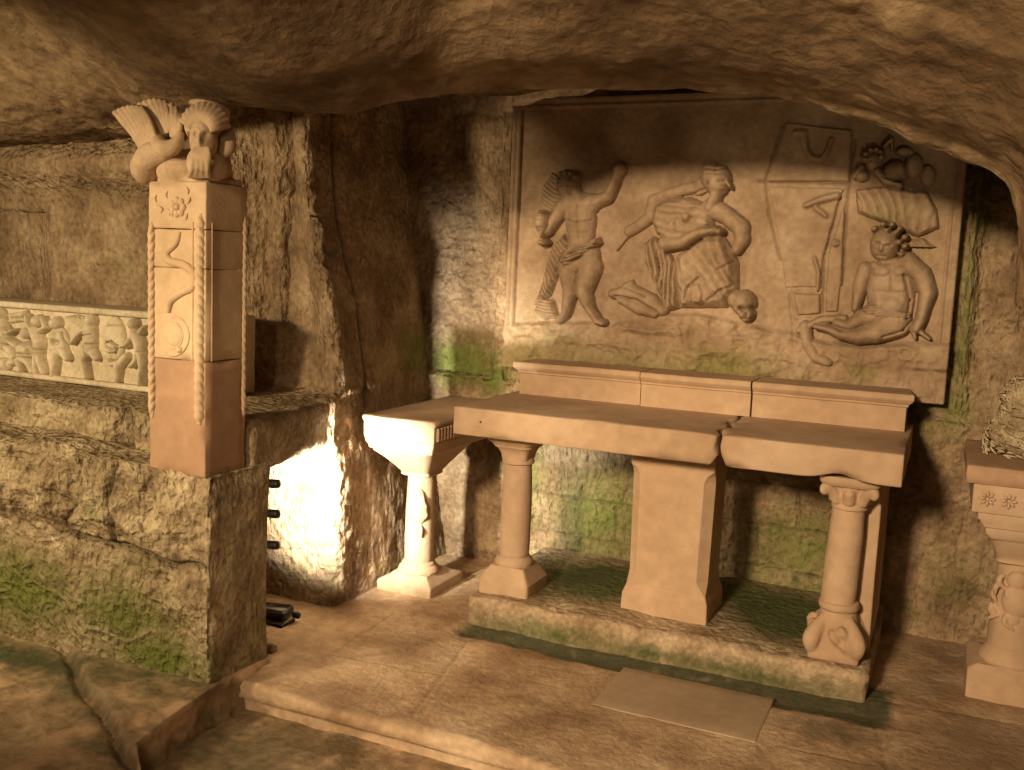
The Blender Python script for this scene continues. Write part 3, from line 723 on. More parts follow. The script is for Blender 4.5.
# winged child with urn, left
f = figure((522, 160, 640, 335))
f.poly([(552, 172), (562, 176), (566, 200), (550, 222), (540, 214), (542, 188)], .016, 5, (60, 5, .35))
f.poly([(566, 232), (552, 248), (540, 292), (534, 306), (552, 296), (562, 270), (572, 250)], .026, 4, (30, 5, .4))
f.poly([(540, 296), (556, 300), (560, 318), (545, 320), (534, 312)], .02, 4, (80, 4, .4))
f.chain([(572, 205, 11), (583, 207, 14), (592, 204, 10)], .036); f.cap((581, 214), 16, (583, 243), 13, .040)
f.cap((566, 207), 8, (556, 222), 6, .034); f.cap((556, 222), 6, (550, 232), 5, .036)
f.chain([(592, 204, 8), (609, 198, 6.5), (614, 190, 5.5), (620, 174, 5)], .034); f.ell((621, 170), 6.5, 7.5, .038)
f.chain([(583, 252, 15), (570, 268, 11), (572, 292, 8), (568, 314, 5), (562, 320, 4.5)], .038)
f.chain([(586, 254, 15), (592, 268, 12), (586, 293, 8.5), (592, 308, 5.5), (600, 321, 4.5), (606, 323, 3.5)], .042)
f.cap((582, 199), 6, (577, 192), 6, .034); f.ell((571, 186), 10, 12, .050, -10)
for a in range(8):
    t = math.radians(30+a*34); f.ell((571+9.5*math.cos(t), 182-9*math.sin(t)), 3.6, 3.6, .042)
f.cut([(566, 187), (569, 187)], .9, .006).cut([(574, 187), (577, 187)], .9, .006).ell((572, 190), 1.6, 3.2, .006, 0, True).cut([(569, 195), (575, 195)], .7, .005)
f.poly([(562, 262), (574, 250), (602, 236), (604, 244), (590, 256), (572, 268)], .048, 3, (110, 4, .25))
f.cut([(564, 262), (584, 250), (601, 240)], .9, .008).cut([(568, 266), (588, 256)], .9, .008)
f.cut([(582, 206), (583, 238)], 1.0, .005).cut([(572, 221), (582, 223), (594, 220)], 1.0, .005).cut([(574, 233), (592, 232)], .8, .003)
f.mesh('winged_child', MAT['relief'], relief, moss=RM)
f = figure((535, 205, 560, 255)); f.ell((547, 224), 8.5, 11, .062).cap((547, 233), 4, (547, 237), 3.2, .048).ell((547, 243), 6, 4, .052).ell((547, 213), 5.5, 2.4, .066)
f.cut([(540, 220), (554, 220)], .8, .004).cut([(540, 229), (554, 229)], .8, .004)
o = f.mesh('urn', MAT['relief'], relief); o['label'] = 'round urn in high relief held at the left'
# seated woman
f = figure((612, 155, 765, 325))
f.chain([(712, 178, 10), (700, 188, 8), (684, 190, 6), (668, 196, 7), (655, 202, 8), (652, 216, 7), (640, 226, 6), (630, 231, 6.5)], .022)
f.chain([(630, 231, 5), (626, 238, 3), (618, 250, 2)], .012)
f.poly([(656, 205), (672, 198), (690, 196), (712, 206), (716, 226), (700, 238), (676, 248), (660, 240), (652, 222)], .034, 6, (70, 12, .12))
f.poly([(654, 236), (668, 240), (676, 262), (682, 308), (668, 312), (658, 290), (646, 262), (644, 244)], .030, 5, (8, 6, .45))
f.chain([(712, 208, 10), (728, 216, 9), (742, 228, 9), (743, 240, 8), (738, 250, 6)], .036)
f.poly([(677, 257), (688, 246), (701, 236), (724, 234), (732, 246), (740, 264), (740, 291), (728, 308), (682, 308), (676, 282)], .044, 8, (35, 13, .12))
f.chain([(668, 244, 9), (684, 243, 7.5), (702, 234, 6.5), (718, 231, 5)], .052); f.ell((722, 232), 6, 4.5, .052)
f.ell((690, 218), 7, 7, .052).ell((676, 226), 6, 8, .046)
f.chain([(712, 208, 7), (716, 199, 7), (719, 190, 7)], .042); f.ell((720, 182), 12.5, 16, .056, -12); f.ell((714, 178), 12, 14, .052, 20)
f.chain([(728, 180, 3), (733, 188, 2.2)], .044)
f.cut([(709, 170), (720, 172), (730, 168)], 1.0, .010).cut([(711, 176), (722, 176), (731, 174)], .8, .006).cut([(712, 184), (710, 196)], 1.2, .010)
f.cut([(723, 183), (729, 182)], 1.0, .008).cut([(724, 193), (730, 191)], .8, .007).cut([(706, 190), (696, 194), (684, 197)], 1, .008)
f.poly([(690, 285), (704, 278), (712, 292), (708, 306), (694, 306)], .052, 5)
f.cut([(688, 300), (692, 286), (702, 278)], 1.1, .010).cut([(712, 300), (724, 290), (734, 286)], 1.1, .010).cut([(722, 270), (736, 262)], 1.1, .009).cut([(668, 254), (690, 250), (704, 241)], 1.2, .022)
f.cut([(660, 236), (662, 270)], 1.3, .016).cut([(666, 290), (662, 262)], 1, .01)
f.chain([(614, 294, 5), (632, 292, 9), (652, 302, 9), (664, 311, 6)], .030); f.chain([(622, 300, 5), (640, 308, 7), (656, 314, 5)], .024)
f.cut([(618, 296), (640, 300), (658, 311)], 1.1, .012).cut([(628, 288), (648, 296)], 1, .008)
f.poly([(622, 284), (634, 278), (638, 288), (626, 290)], .020, 3)
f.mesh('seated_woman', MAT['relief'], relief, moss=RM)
# skull
f = figure((728, 285, 765, 325)); f.ell((745, 303), 13.5, 14, .064).ell((748, 313), 9, 9, .060).ell((738, 300), 9, 11, .058)
f.cut([(745, 308), (746.5, 309)], 2.6, .026).cut([(754.5, 307), (755, 309)], 2.2, .026).cut([(750, 312), (750, 315)], 1.4, .018).cut([(744, 318), (755, 318)], .8, .010)
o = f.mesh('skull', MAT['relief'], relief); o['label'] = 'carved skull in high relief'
# broken cross and draped arm
f = figure((760, 125, 862, 330)); f.poly([(786, 122), (853, 130), (850, 182), (768, 182)], .010, 2)
f.poly([(768, 186), (846, 188), (840, 198), (829, 237), (823, 260), (822, 288), (786, 288), (778, 240)], .007, 2)
f.poly([(846, 196), (842, 284), (838, 312), (825, 312), (828, 256), (834, 236)], .010, 2)
f.chain([(796, 134, 4), (804, 134, 5), (806, 150, 4), (812, 158, 4), (822, 160, 4), (828, 152, 3.5), (832, 140, 3)], .020)
f.chain([(806, 206, 3), (822, 200, 4), (838, 196, 4)], .022).chain([(816, 208, 3), (826, 216, 3)], .018); f.ell((836, 243), 5, 4.5, .026); f.cut([(834, 243), (838, 243)], 1, .01)
f.chain([(815, 258, 2), (819, 272, 2.4), (818, 290, 2)], .018)
f.poly([(794, 293), (821, 294), (821, 314), (798, 316)], .014, 2)
f.mesh('stone_cross', MAT['relief'], relief)
# seated child, right
f = figure((795, 215, 945, 362))
f.poly([(870, 262), (884, 258), (905, 256), (915, 268), (916, 300), (910, 324), (884, 332), (868, 318), (866, 290)], .042, 12)
f.ell((884, 272), 12, 9, .050).ell((900, 272), 12, 9, .050).ell((892, 305), 17, 15, .052)
f.chain([(866, 270, 9), (861, 284, 8), (858, 300, 6), (856, 308, 5)], .038)
f.chain([(908, 262, 11), (921, 274, 11), (928, 292, 9.5), (923, 314, 7), (917, 328, 6)], .046); f.chain([(917, 328, 5), (924, 334, 3), (930, 338, 2)], .034); f.chain([(914, 330, 4), (916, 338, 2)], .032)
f.chain([(896, 322, 17), (876, 332, 13), (860, 336, 10), (842, 334, 7), (828, 328, 5), (818, 326, 4)], .052)
f.chain([(880, 314, 13), (862, 318, 10), (850, 326, 7), (838, 322, 5.5)], .044)
f.poly([(858, 312), (870, 302), (912, 312), (912, 320), (880, 318)], .048, 3, (100, 4, .2))
f.ell((885, 245), 15, 18, .060, 10)
for (x, y) in ((876, 230), (884, 226), (893, 226), (901, 230), (906, 238), (906, 247), (902, 255), (897, 234), (888, 232), (900, 243)): f.ell((x, y), 4.4, 4.0, .060)
f.cut([(876, 244), (881, 244)], 1, .010).cut([(887, 246), (892, 246)], 1, .010).ell((883, 249), 2.2, 4.2, .008, 0, True).cut([(879, 256), (887, 257)], .8, .008)
f.cut([(874, 258), (880, 264), (890, 264)], 1.0, .010).cut([(905, 275), (910, 300), (908, 318)], 1.2, .014).cut([(892, 268), (892, 290)], .9, .005).cut([(872, 290), (905, 292)], .9, .004)
f.cut([(912, 320), (904, 330), (884, 336)], 1, .01)
f.chain([(806, 326, 7), (808, 342, 8), (816, 356, 7), (828, 362, 7)], .032); f.chain([(800, 330, 4), (822, 320, 5), (845, 318, 4)], .026)
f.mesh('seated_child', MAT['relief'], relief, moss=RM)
# cherub in clouds, upper right, with the drawn-up cloth below
f = figure((846, 135, 948, 245))
f.poly([(855, 190), (880, 186), (905, 190), (928, 192), (938, 210), (940, 228), (918, 238), (890, 226), (858, 214)], .022, 4, (20, 13, .22))
f.ell((874, 162), 9, 10, .044).ell((896, 172), 15, 12, .038, 15).ell((914, 166), 10, 14, .030).ell((862, 176), 8, 7, .026).ell((928, 176), 8, 12, .022).ell((905, 152), 10, 6, .022)
f.chain([(878, 172, 5), (886, 182, 4), (900, 186, 4)], .040).chain([(884, 148, 2.5), (892, 140, 2.2), (892, 150, 2)], .026).chain([(862, 168, 4), (856, 178, 3)], .03)
for a in range(6): f.ell((874+8*math.cos(a*.7-.2), 158-7*math.sin(a*.7)), 3.4, 3.2, .046)
f.cut([(870, 163), (873, 163)], .8, .007).cut([(877, 164), (880, 164)], .8, .007).cut([(904, 160), (908, 178)], 1.2, .012).cut([(882, 178), (896, 182), (910, 180)], 1, .01)
f.poly([(900, 240), (925, 238), (940, 250), (938, 262), (920, 262), (908, 252)], .016, 4, (40, 7, .3))
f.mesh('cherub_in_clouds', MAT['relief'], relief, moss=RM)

# =================================================================== ALTAR
SF, SB = 3.75, 4.62
def broken(xe, sgn, seed):
    def wv(P):
        k = np.clip(1-np.abs(P[:, 0]-xe)/.05, 0, 1)**2
        q = P*np.array([0, 1, 1])+seed
        P[:, 0] += k*(fbm(q, 9, 4)*.045) - sgn*k*.028*np.clip((.90-P[:, 2])/.04, 0, 1)
        P[:, 1] += k*fbm(P+2, 14, 3)*.03*(P[:, 1] < SF+.1)
        P[:, 2] += k*fbm(P+6, 14, 3)*.018
        return P
    return wv
o = rbox('altar_slab', (-1.955, -.812, SF, SB, .862, .985), MAT['altar'], r=.006, step=.022, amp=.0015, nscale=6, warp=broken(-.812, 1, 1.0), chips=.02)
tag(o, 'long left piece of the broken stone altar tabletop, over the left column and the square support', 'altar slab')
m_ = MB(); 
a_ = at(480.5, 422, SF-.001); m_.ell(a_, (.0045, .002, .0045)); k_ = m_.build('peg_hole', MAT['black'], o)
def rw(P):
    P = broken(-.790, -1, 1.0)(P)
    d = np.exp(-((P[:, 0]+.33)/.07)**2)*(P[:, 2] < .90)*(P[:, 1] < SF+.12); P[:, 2] += d*.022; P[:, 1] += d*.02
    return P
o = rbox('altar_slab', (-.790, -.108, SF, SB, .862, .985), MAT['altar'], r=.006, step=.022, amp=.0015, nscale=6, warp=rw, chips=.02)
tag(o, 'shorter right piece of the broken stone altar tabletop, over the foliage-based column', 'altar slab')
# retable blocks: cornice moulding in front of a plain face
def retable(x0, x1, dy, label, tilt=0.0):
    prof = [(4.34, .986), (4.34, 1.088), (4.332, 1.092), (4.332, 1.100), (4.318, 1.112), (4.312, 1.122), (4.312, 1.140), (4.316, 1.145)]
    n = 40; xs = np.linspace(x0, x1, n)
    yb = 4.56
    full = prof + [(yb, 1.145), (yb, .986)]
    P = np.zeros((n, len(full), 3)); 
    for j, (y, z) in enumerate(full):
        P[:, j, 0] = xs; P[:, j, 1] = y+(dy if y < 4.5 else 0); P[:, j, 2] = z
    ret = np.array([.0 if y > 4.335 or y > 4.5 else (4.34-y) for y, z in full])
    if x1 > -.2: P[-1, :, 0] += ret; P[-2, :, 0] += ret*.0
    if x0 < -1.8: P[0, :, 0] -= ret
    P[..., 1] += fbm(P, 8, 3)*.003; P[..., 2] += fbm(P, 6, 3)*.002*(P[..., 2] > 1.0) + tilt*(P[..., 0]-x0)*(P[..., 2] > 1.0)
    m = len(full); V = P.reshape(-1, 3); F = grid_faces(n, m, wrap_v=True, flip=True)
    F.append(list(range(m))[::1]); F.append([(n-1)*m+k for k in range(m)][::-1])
    me = from_arrays('retable_block', V, F)
    bm = bmesh.new(); bm.from_mesh(me); bmesh.ops.recalc_face_normals(bm, faces=bm.faces); bm.to_mesh(me); bm.free()
    o = link('retable_block', me, MAT['altar'], None); auto(o, 25)
    tag(o, label, 'retable block', 'moulded blocks at the back of the altar')
retable(-1.90, -1.285, .0, 'left moulded stone block of the low step at the back of the altar')
retable(-1.278, -.775, -.012, 'middle moulded stone block of the low step at the back of the altar')
retable(-.768, -.135, -.004, 'right moulded stone block of the low step at the back of the altar')
# plinth
def pw(P):
    f = (P[:, 1] < 3.9)
    P[:, 1] += f*(fbm(P*np.array([1, .2, 1]), 3.2, 4)*.035*(1-.0*P[:, 2])) - f*.05*np.clip((.09-P[:, 2])/.09, 0, 1)*0
    P[:, 2] += (P[:, 2] > .06)*(fbm(P, 3, 3)*.012 - .03*f*np.clip(fbm(P+3, 4, 3), 0, 1) - .012*np.clip((P[:, 0]+1.88)*0, 0, 1))
    return P
o = rbox('altar_plinth', (-1.88, -.165, 3.80, 4.70, -.03, .128), MAT['plinth'], r=.02, step=.02, amp=.010, nscale=6, warp=pw, chips=.03,
         moss=[(-1.5, 3.8, .02, .45, .12, .07, 1.0), (-.6, 3.8, .02, .5, .12, .06, 1.05), (-1.0, 3.8, .02, .5, .1, .05, .9), (-1.42, 4.3, .13, .36, .36, .1, 1.6), (-.55, 4.3, .13, .30, .40, .1, 1.6), (-1.0, 4.45, .13, .9, .25, .1, 1.4), (-.62, 3.95, .1, .08, .1, .08, .8)])
tag(o, 'low rough stone plinth stained green under the broken altar', 'plinth')
# middle support
o = empty('altar_support', (-1.005, 4.13, .13), 'square stone block with chamfered corners supporting the middle of the altar', 'altar support')
X0, X1, Y0, Y1 = -1.20, -.842, 3.985, 4.28; cx, cy = (X0+X1)/2, (Y0+Y1)/2; hx, hy = (X1-X0)/2, (Y1-Y0)/2
def chamf_loft(name, rows, mat, parent):
    # rows: (z, hx, hy, chamfer)
    P = []
    for z, a, b, c in rows:
        c = max(c, .0015)
        P.append([(cx+a, cy-b+c, z), (cx+a, cy+b-c, z), (cx+a-c, cy+b, z), (cx-a+c, cy+b, z), (cx-a, cy+b-c, z), (cx-a, cy-b+c, z), (cx-a+c, cy-b, z), (cx+a-c, cy-b, z)])
    P = np.array(P); n = len(P); F = grid_faces(n, 8, wrap_v=True, flip=True); F.append(list(range(8))[::-1]); F.append([(n-1)*8+k for k in range(8)])
    me = from_arrays(name, P, F); o2 = link(name, me, mat, parent, False)
    bv = o2.modifiers.new('worn_edges', 'BEVEL'); bv.width = .004; bv.segments = 2
    return o2
chamf_loft('shaft', [(.125, hx+.012, hy+.012, .004), (.205, hx+.010, hy+.010, .004), (.245, hx-.003, hy-.003, .006), (.29, hx-.004, hy-.004, .036), (.30, hx-.004, hy-.004, .042), (.735, hx+.002, hy-.004, .042), (.76, hx+.002, hy-.004, .03), (.785, hx+.004, hy-.002, .004), (.861, hx+.006, hy, .003)], MAT['altar'], o)
# right rear support slab
o = rbox('support_slab', (-.315, -.182, 3.99, 4.62, .13, .861), MAT['altar'], r=.006, step=.03, amp=.003)
tag(o, 'upright stone slab behind the right altar column, beneath the right end', 'support slab')
# left column
def shaft(name, cx, cy, z0, z1, r0, r1, parent, lean=(0, 0), mat='altar', seg=40):
    zs = np.linspace(z0, z1, 30); th = np.linspace(0, 2*math.pi, seg, endpoint=False)
    P = np.zeros((30, seg, 3)); t = (zs-z0)/(z1-z0); rr = r0+(r1-r0)*t+.004*np.sin(t*math.pi)
    P[..., 0] = cx+lean[0]*t[:, None]+rr[:, None]*np.cos(th)[None]; P[..., 1] = cy+rr[:, None]*np.sin(th)[None]; P[..., 2] = zs[:, None]
    d = P.copy(); P[..., 0] += fbm(d, 7, 3)*.003; P[..., 1] += fbm(d+4, 7, 3)*.003
    F = grid_faces(30, seg, wrap_v=True, flip=True); F.append(list(range(seg))[::-1]); F.append([29*seg+k for k in range(seg)])
    return link(name, from_arrays(name, P, F), MAT[mat], parent)
CX, CY = -1.735, 3.985
col = empty('altar_column', (CX, CY, .13), 'smooth round stone column with square capital carrying the left end of the altar', 'column')
S = lambda h, z: (CX, CY, h, h, z)
loft('base', [S(.122, .125), S(.124, .185), S(.118, .192), S(.100, .225), S(.086, .245), S(.084, .250)], MAT['altar'], col, rot=0.0, rnd=.12, amp=.003)
loft('base_ring', [S(.080, .240), S(.086, .250), S(.088, .262), S(.084, .275), S(.076, .282), S(.070, .29)], MAT['altar'], col, rnd=1.0, seg=9)
shaft('shaft', CX, CY, .285, .735, .068, .063, col)
loft('neck_ring', [S(.060, .715), S(.072, .722), S(.074, .732), S(.070, .742), S(.062, .748)], MAT['altar'], col, rnd=1.0, seg=9)
loft('capital', [S(.062, .742), S(.066, .765), S(.078, .790), S(.092, .800), S(.094, .808), S(.102, .815), S(.118, .830), S(.120, .836), S(.124, .838), S(.124, .861)], MAT['altar'], col, rnd=.35, amp=.002)
# right column with carved foliage base
CX, CY = -.303, 3.93
col = empty('altar_column', (CX, CY, .13), 'round stone column on a lumpy foliage-carved base carrying the right end of the altar', 'column')
b = MB(); b.box((CX-.098, CX+.098, CY-.098, CY+.098, .125, .170), r=.012, step=.03)
b.tube([(CX, CY, .14), (CX, CY, .22), (CX, CY, .33)], [.100, .090, .064], 12, 20)
rr_ = random.Random(4)
for k in range(4):
    a = math.pi/4+k*math.pi/2
    b.tube([(CX+.06*math.cos(a), CY+.06*math.sin(a), .29), (CX+.095*math.cos(a), CY+.095*math.sin(a), .25), (CX+.122*math.cos(a), CY+.122*math.sin(a), .205), (CX+.118*math.cos(a), CY+.118*math.sin(a), .165)], [.020, .030, .034, .024], 14, 10)
    for q in range(3):
        c = k*math.pi/2+rr_.uniform(-.4, .4); zz = rr_.uniform(.17, .25)
        b.tube([(CX+.090*math.cos(c), CY+.090*math.sin(c), zz+.03), (CX+.104*math.cos(c+.15), CY+.104*math.sin(c+.15), zz+.01), (CX+.098*math.cos(c+.35), CY+.098*math.sin(c+.35), zz-.02)], [.012, .017, .010], 10, 8)
o2 = b.build('foliage_base', MAT['altar'], col, remesh=.007)
loft('base_ring', [S(.066, .315), S(.076, .325), S(.078, .337), S(.074, .347), S(.066, .352)], MAT['altar'], col, rnd=1.0, seg=9)
shaft('shaft', CX-.005, CY, .34, .735, .066, .060, col, lean=(.012, 0))
CX += .010
loft('neck_ring', [S(.056, .720), S(.068, .727), S(.070, .737), S(.066, .747), S(.058, .752)], MAT['altar'], col, rnd=1.0, seg=9)
b = MB(); b.tube([(CX, CY, .735), (CX, CY, .785), (CX, CY, .835)], [.058, .068, .092], 10, 20)
for sx, sy in ((-1, -1), (1, -1), (1, 1), (-1, 1)):
    b.tube([(CX+sx*.045, CY+sy*.045, .750), (CX+sx*.060, CY+sy*.060, .790), (CX+sx*.085, CY+sy*.085, .815), (CX+sx*.094, CY+sy*.094, .800), (CX+sx*.084, CY+sy*.084, .790)], [.020, .024, .022, .016, .012], 16, 8)
for a in (0, math.pi/2, math.pi, -math.pi/2):
    b.tube([(CX+.058*math.cos(a), CY+.058*math.sin(a), .750), (CX+.070*math.cos(a), CY+.070*math.sin(a), .785), (CX+.092*math.cos(a), CY+.092*math.sin(a), .800)], [.022, .026, .016], 12, 8)
b.build('leaf_capital', MAT['altar'], col, remesh=.006)
loft('abacus', [S(.098, .822), S(.104, .828), S(.112, .840), S(.114, .861)], MAT['altar'], col, rnd=.2)

# =================================================================== SIDE TABLES
def taper_frame(parent, cx, cy, z, mat): pass
def carved_lump(parent, cx, cy, z0, z1, r, seed, mat, name='carved_ornament'):
    b = MB(); rg = random.Random(seed); h = z1-z0
    b.ell((cx, cy-r*.85, z0+h*.80), (h*.17, h*.13, h*.18)); b.ell((cx+.004, cy-r*.85, z0+h*.45), (h*.24, h*.15, h*.30)); b.ell((cx-.004, cy-r*.8, z0+h*.15), (h*.16, h*.12, h*.18))
    for k in range(9):
        a = rg.uniform(-1.1, 1.1); zz = z0+h*rg.uniform(.1, .9); x = cx+math.sin(a)*r*1.0; y = cy-math.cos(a)*r*1.0
        b.tube([(x, y, zz), (x+rg.uniform(-.02, .02), y-.010, zz-h*.12), (x+rg.uniform(-.03, .03), y-.004, zz-h*.25)], [.010, .012, .006], 10, 7)
    return b.build(name, mat, parent, remesh=.0045)
# left table
TX0, TX1, TY0, TY1 = -2.455, -2.065, 3.79, 4.66
t = empty('side_table', (-2.30, 4.1, 0), 'narrow stone side table left of the altar, its front glaring white in the lamplight', 'table')
rbox('tabletop', (TX0, TX1, TY0, TY1, .868, .892), MAT['altar'], t, r=.006, step=.03, amp=.003, chips=.015)
rbox('frieze', (TX0+.008, TX1-.008, TY0+.008, TY1-.01, .790, .869), MAT['altar'], t, r=.004, step=.03, amp=.002)
b = MB()
for k in range(26):
    y = TY0+.03+k*.030; b.box((TX1-.010, TX1+.002, y, y+.017, .800, .862), r=.003, step=.02)
b.build('dentils', MAT['altar'], t)
xm, ym = (TX0+TX1)/2, (TY0+TY1)/2
loft('cornice', [(xm, ym, .165, .405, .735), (xm, ym, .172, .412, .742), (xm, ym, .172, .412, .752), (xm, ym, .182, .422, .768), (xm, ym, .186, .426, .790)], MAT['altar'], t, rnd=.04)
lx, ly = -2.30, 4.10
loft('capital', [(lx, ly, .072, .072, .575), (lx, ly, .080, .082, .582), (lx, ly, .078, .082, .594), (lx+.005, ly, .080, .10, .605), (lx+.02, ly-.02, .120, .17, .67), (lx+.035, ly-.05, .158, .24, .728), (lx+.04, ly-.05, .162, .24, .738)], MAT['altar'], t, rnd=.25, amp=.003)
shaft('column_shaft', lx, ly, .12, .575, .072, .066, t)
carved_lump(t, lx+.012, ly, .30, .53, .066, 3, MAT['altar'])
loft('base_ring', [(lx, ly, r_, r_, z_) for r_, z_ in ((.100, .085), (.104, .095), (.098, .112), (.084, .125), (.082, .135), (.076, .142))], MAT['altar'], t, rnd=1.0, seg=9)
loft('base_slab', [(lx-.005, ly+.03, .150, .17, 0), (lx-.005, ly+.03, .152, .172, .045), (lx-.005, ly+.03, .146, .166, .055), (lx, ly+.02, .105, .12, .075), (lx, ly+.01, .095, .10, .092)], MAT['altar'], t, rnd=.05, moss=[(lx, 3.95, .02, .2, .05, .03, .6)])
# right table
t = empty('side_table', (.36, 4.2, 0), 'stone side table at the right edge, with star rosettes along its band', 'table')
rbox('tabletop', (.105, .60, 3.98, 4.68, .868, .935), MAT['pillar_low'], t, r=.008, step=.03, amp=.004, chips=.015)
rbox('frieze', (.135, .59, 3.99, 4.66, .758, .869), MAT['altar'], t, r=.004, step=.03, amp=.002)
b = MB()
for k in range(6):
    x = .185+k*.072
    for j in range(8):
        a = j*math.pi/4; dx, dz = math.cos(a), math.sin(a)
        b.tube([(x+dx*.006, 3.989, .815+dz*.006), (x+dx*.018, 3.984, .815+dz*.018), (x+dx*.030, 3.989, .815+dz*.030)], [.002, .0065, .002], 6, 6)
b.build('rosettes', MAT['altar'], t)
loft('cornice', [(.37, 4.33, .160, .30, .655), (.37, 4.33, .178, .318, .675), (.37, 4.33, .182, .322, .700), (.37, 4.33, .190, .328, .704), (.37, 4.33, .205, .335, .728), (.37, 4.33, .212, .338, .735), (.37, 4.33, .212, .338, .758)], MAT['altar'], t, rnd=.04)
lx, ly = .335, 4.20
loft('capital', [(lx, ly, .088, .088, .545), (lx, ly, .096, .096, .550), (lx, ly, .094, .094, .562), (lx, ly, .098, .10, .575), (lx+.01, ly, .120, .13, .61), (lx+.02, ly+.02, .150, .18, .658)], MAT['altar'], t, rnd=.35, amp=.004)
shaft('column_shaft', lx, ly, .17, .55, .092, .082, t)
carved_lump(t, lx-.01, ly, .30, .53, .09, 8, MAT['altar'])
loft('base_ring', [(lx, ly, r_, r_, z_) for r_, z_ in ((.115, .135), (.120, .150), (.112, .172), (.098, .19), (.094, .20))], MAT['altar'], t, rnd=1.0, seg=9)
loft('base_slab', [(lx, ly+.03, .155, .16, 0), (lx, ly+.03, .157, .162, .115), (lx, ly+.03, .150, .155, .125), (lx, ly+.02, .125, .13, .14)], MAT['altar'], t, rnd=.05)
# shaggy bundle
def shaggy():
    b = MB(); rg = random.Random(11); c = np.array((.33, 4.38, .98))
    b.ell(c+np.array((0, 0, .045)), (.15, .13, .098))
    o = empty('shaggy_bundle', (.33, 4.38, .935), 'pale shaggy straw-like bundle standing on the table at the right edge', 'bundle')
    b.ell((.33, 4.38, 1.16), (.105, .10, .10)); b.build('core', MAT['straw'], o, remesh=.012)
    m = MB()
    for k in range(420):
        a = rg.uniform(0, 2*math.pi); z = rg.uniform(.93, 1.25)
        r = .152*math.sqrt(max(.02, 1-((z-.98)/.172)**2)) if z < 1.10 else .108*math.sqrt(max(.05, 1-((z-1.16)/.105)**2))
        p = np.array((.33+r*math.cos(a), 4.38+r*.9*math.sin(a), z)); tdir = np.array((-math.sin(a), math.cos(a), rg.uniform(-.9, .2))); tdir /= np.linalg.norm(tdir)
        od = np.array((math.cos(a), math.sin(a), .3)); L = rg.uniform(.03, .07)
        m.tube([p-od*.006, p+tdir*L*.5+od*rg.uniform(.006, .016), p+tdir*L+od*rg.uniform(-.006, .012)], [.0035, .0048, .002], 5, 5)
    m.build('strands', MAT['straw'], o)
shaggy()

# =================================================================== PILLAR
PX0, PX1, PY0, PY1 = -2.648, -2.385, 2.67, 2.885
pil = empty('carved_pillar', (-2.52, 2.78, .805), 'square sandstone pillar carved with serpent and twisted rope mouldings, on the rock pier', 'pillar')
zj = [.802, at(180, 360, PY0)[2], at(180, 268, PY0)[2], at(180, 229, PY0)[2], 1.852]
for i in range(4):
    o = rbox('pillar_block', (PX0, PX1, PY0, PY1, zj[i]+.0015, zj[i+1]-.0015), MAT['pillar_low' if i == 0 else 'pillar'], pil, r=.004, step=.02, amp=.0025, chips=.02)
    if i == 0: o['label'] = 'browner plain lowest block'
def rope(x, y, z0, z1, r, hand=1):
    n = int((z1-z0)/.004); th = np.linspace(0, 2*math.pi, 28, endpoint=False); zs = np.linspace(z0, z1, n)
    ph = th[None]*3+hand*zs[:, None]*2*math.pi/.034; rr = r*(.80+.24*np.abs(np.cos(ph/2+0)))*np.clip(np.minimum(zs-z0, z1-zs)/.03, .25, 1)[:, None]**.5
    P = np.zeros((n, 28, 3)); P[..., 0] = x+rr*np.cos(th); P[..., 1] = y+rr*np.sin(th); P[..., 2] = zs[:, None]
    F = grid_faces(n, 28, wrap_v=True, flip=True); F.append(list(range(28))[::-1]); F.append([(n-1)*28+k for k in range(28)])
    link('rope_moulding', from_arrays('rope_moulding', P, F), MAT['pillar'], pil)
rope(PX1-.027, PY0+.004, at(205, 425, PY0)[2], at(205, 213, PY0)[2], .021)
rope(PX0+.013, PY0+.004, at(155, 418, PY0)[2], at(155, 222, PY0)[2], .016, -1)
rope(PX1-.004, PY1-.010, at(205, 425, PY0)[2], at(205, 213, PY0)[2], .012)
def stroke(name, px, rad, flat=.9, n=60):
    b = MB(); b.tube([at(x, y, PY0) for x, y in px], rad, n, 10, None); V = b.V[0]
    V[:, 1] = PY0+(V[:, 1]-PY0)*flat; return b.build(name, MAT['pillar'], pil)
stroke('serpent', [(180, 232), (176, 243), (167, 252), (170, 261), (184, 265), (194, 274), (192, 287), (182, 292), (171, 300), (168, 312)], [.006, .013, .016, .016, .016, .016, .016, .016, .016, .012])
b = MB()
for rad, tw in ((17, 3.2), (11, 2.2)):
    pts = [at(172+rad*math.cos(a), 336-rad*1.15*math.sin(a), PY0) for a in np.linspace(1.5, -2.0, 14)]
    b.tube(pts, [.006 if rad > 12 else .004]*14, 40, 8)
b.ell(at(174, 334, PY0), (.040, .009, .045)); b.ell(at(180, 350, PY0), (.016, .014, .012))
b.build('crescent_boss', MAT['pillar'], pil)
b = MB(); c0 = at(178, 207, PY0)
for k in range(7):
    a = k*2*math.pi/7; b.ell((c0[0]+.024*math.cos(a), PY0, c0[2]+.024*math.sin(a)), (.014, .010, .014))
b.ell((c0[0], PY0, c0[2]), (.011, .013, .011))
for k in range(10):
    x = rr_.uniform(PX0+.03, PX1-.07); z = rr_.uniform(c0[2]-.055, c0[2]+.06); b.tube([(x, PY0, z), (x+rr_.uniform(-.015, .015), PY0-.002, z+.012), (x+rr_.uniform(-.02, .02), PY0, z+.024)], [.003, .006, .003], 8, 6)
b.build('rosette', MAT['pillar'], pil)
